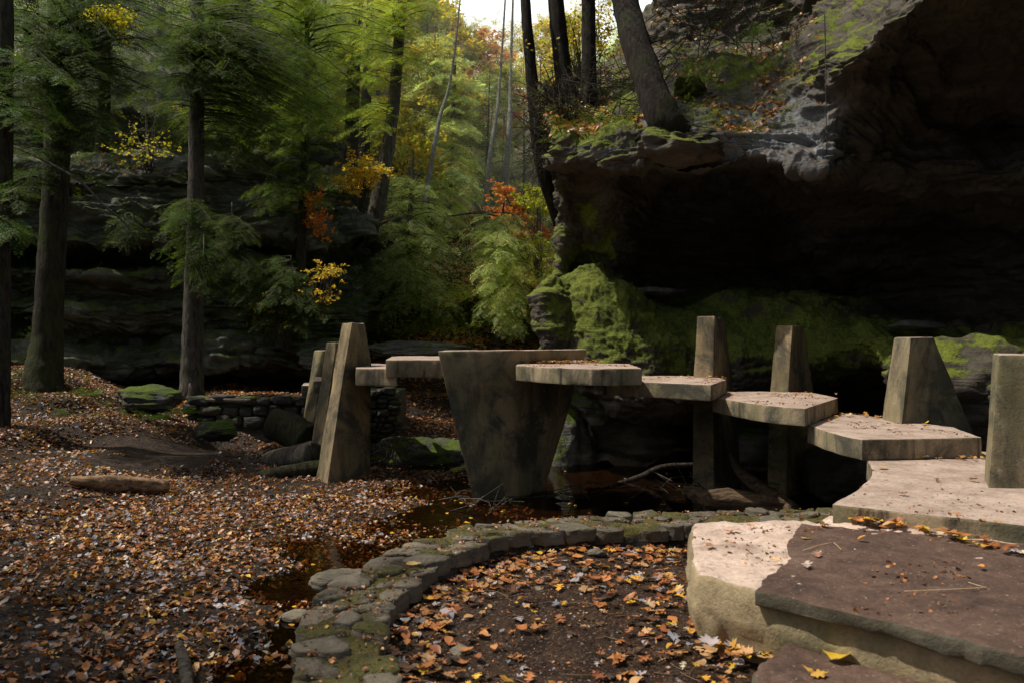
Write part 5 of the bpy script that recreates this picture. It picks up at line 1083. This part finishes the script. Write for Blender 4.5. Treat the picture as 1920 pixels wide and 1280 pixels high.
pile('bramble', 1230, 1520, 10, 110, 14.4, 60, 'bare vines across the dark rock at the top right', L=1.6, rad=.008, mat='bark_gray', seed=10, up=.7, cat='bramble')
twig('hanging_root', [PY(1546, 20, 9.7), PY(1548, 120, 9.7), PY(1550, 290, 9.7)], [.006, .006, .005], 'bark_gray', 'long thin root hanging straight down in front of the right cliff', 'root')
def arch_twig():
    twig('dead_limb', [PY(845, 405, 24), PY(900, 400, 24), PY(950, 412, 24), PY(1000, 440, 24), PY(1015, 460, 24)], [.03, .03, .025, .02, .015], 'bark_gray', 'thin dark limb arching across the orange maple', 'branch')
arch_twig()

# ferns
def fern(u, v, Y, s, seed, label, col=(.06, .11, .02), n=9):
    r = np.random.default_rng(seed); c = PY(u, v, Y); root = thing('fern', label, 'fern', c); G = Geo(); O = []; X = []; 
    for i in range(n):
        a = 6.28*i/n+r.normal(0, .2); O.append(c); X.append([math.cos(a), math.sin(a), r.uniform(.2, .8)])
    place_fronds(G, O, X, np.tile([0, 0, 1.], (n, 1)), np.full(n, s)*r.uniform(.7, 1.1, n), np.tile(col, (n, 1)), FR, r); G.build('fronds', M['needles_dark'], root, smooth=False)
fern(300, 785, 13.2, .38, 1, 'dark fern under the right end of the mossy boulder'); fern(345, 775, 13.6, .34, 2, 'fern between the boulder and the retaining wall'); 
fern(170, 740, 12.8, .3, 3, 'small fern on the root mound below the massive trunk'); fern(1420, 70, 14, .4, 4, 'pale fern on the leafy slope at the top right', (.1, .16, .05))
def sprig(u, v, Z, label, col, seed):
    r = np.random.default_rng(seed); c = PZ(u, v, Z); root = thing('seedling', label, 'seedling', c); G = Geo(); L = Geo()
    for i in range(4):
        e = c+np.array([r.normal(0, .04), r.normal(0, .04), r.uniform(.05, .12)]); tube(G, [c, (c+e)/2, e], [.002, .002, .001], 4, .03, col)
        for k_ in range(3): lobed(L, c+(e-c)*r.uniform(.5, 1)+r.normal(0, .01, 3), np.array([0, 0, 1.]), .045, r, col, 'ova')
    G.build('stem', M['foliage'], root); L.build('leaves', M['foliage'], root)
sprig(1028, 1012, .2, 'small green seedling at the inner foot of the curved wall', (.18, .26, .06), 1); sprig(1008, 1018, .2, 'tiny red-leaved seedling left of the green one', (.3, .06, .05), 2)

# ------------------------------------------------------------------ cover on ledges
def on_cliff(C, n, cond, r):
    P, nn, u, v = C; idx = np.nonzero(cond(P, nn, u, v))[0]
    if len(idx) == 0: return np.zeros((0, 3)), np.zeros((0, 3))
    w_ = 1/(1+0*idx); i = r.choice(idx, n); return P[i]+r.normal(0, .03, (n, 3))*np.array([1, 1, 0])+nn[i]*.02, nn[i]
r = np.random.default_rng(91)
P, n_ = on_cliff(CR, 5200, lambda P, nn, u, v: (nn[:, 2] > .45) & (v < 260) & (u > 1010) & (u < 1540) & (fbm(P*1.1, 2) > -.05), r)
leaf_field('cliff_leaf_litter', 'orange leaves caught on the mossy slope at the top of the right cliff', P, n_, .05, .1, 92, w=[.3, .25, .15, .08, .05, .0, .0, .1, .05, .02, .1, .0])
P, n_ = on_cliff(CL, 6500, lambda P, nn, u, v: (nn[:, 2] > .6) & (v < 330) & (v > 60) & (u < 640) & (fbm(P*.9, 2) > -.1), r)
leaf_field('ledge_leaf_litter', 'rusty leaves lying on the ledges of the left cliff', P, n_, .05, .11, 93, w=[.3, .25, .15, .05, .05, .02, .0, .1, .1, .02, .1, .0], gain=.8)
P, n_ = on_cliff(CH, 16000, lambda P, nn, u, v: (nn[:, 2] > .3) & (P[:, 1] < 60), r)
leaf_field('hill_leaf_litter', 'rusty leaves on the ground of the slope beyond the bridge', P, n_, .1, .22, 94, w=[.3, .2, .15, .1, .05, .0, .0, .1, .1, .05, .1, .0])
# path leaves
x = r.uniform(-7, .5, 9000); y = r.uniform(15.5, 23, 9000); z = ground_z(x, y, False)
leaf_field('path_leaf_litter', 'reddish brown leaves covering the path behind the bridge', np.stack([x, y, z+.015], 1), np.tile([0, 0, 1.], (9000, 1)), .06, .12, 95, w=[.25, .2, .2, .02, .15, .05, .03, .08, .05, .02, .1, .02])
# undergrowth on ledges/hill
def undergrowth(name, label, C, n, cond, seed, s, col, mat, tmpl=FRL):
    r = np.random.default_rng(seed); P, nn = on_cliff(C, n, cond, r); G = Geo(); a = r.uniform(0, 6.28, n); X = np.stack([np.cos(a), np.sin(a), r.uniform(-.4, .6, n)], 1)+nn*.5
    place_fronds(G, P, X, np.tile([0, 0, 1.], (n, 1))+r.normal(0, .3, (n, 3)), r.uniform(*s, n), np.asarray(col)*r.uniform(.5, 1.5, (n, 1)), tmpl, r)
    tag(G.build(name, M[mat], smooth=False), label, 'undergrowth', kind='stuff')
def mound_cover(n, cx, cy, rx, ry, name, label, seed, col, s):
    r = np.random.default_rng(seed); x = r.normal(cx, rx, n); y = r.normal(cy, ry, n); P = np.stack([x, y, ground_z(x, y, False)], 1); a = r.uniform(0, 6.28, n); X = np.stack([np.cos(a), np.sin(a), r.uniform(0, .9, n)], 1); G = Geo()
    place_fronds(G, P, X, np.tile([0, 0, 1.], (n, 1)), r.uniform(*s, n), np.asarray(col)*r.uniform(.5, 1.4, (n, 1)), FRM, r); tag(G.build(name, M['needles_dark'], smooth=False), label, 'undergrowth', kind='stuff')
mound_cover(420, -7.6, 13.4, .9, .6, 'root_mound_undergrowth', 'moss and small ferns over the root mound below the massive left trunk', 99, (.05, .075, .012), (.1, .28))
undergrowth('ledge_undergrowth', 'small ferns and sprigs growing on the ledges of the left cliff', CL, 3200, lambda P, nn, u, v: ((nn[:, 2] > .45) & (v < 640) & (u > -200)) | ((u > 430) & (nn[:, 2] > .0) & (v < 600)), 96, (.2, .5), (.06, .09, .015), 'needles_dark')
undergrowth('slope_undergrowth', 'green undergrowth covering the slope beyond the bridge', CH, 4200, lambda P, nn, u, v: (P[:, 1] < 50) & (v < 640) & (u > 560), 97, (.5, 1.1), (.3, .35, .09), 'needles')
undergrowth('cliff_top_undergrowth', 'grassy sprigs along the mossy top of the right cliff', CR, 2400, lambda P, nn, u, v: (nn[:, 2] > .35) & (v < 270) & (u < 1500), 98, (.10, .30), (.09, .12, .02), 'needles_dark')
print('objects', len(bpy.data.objects))
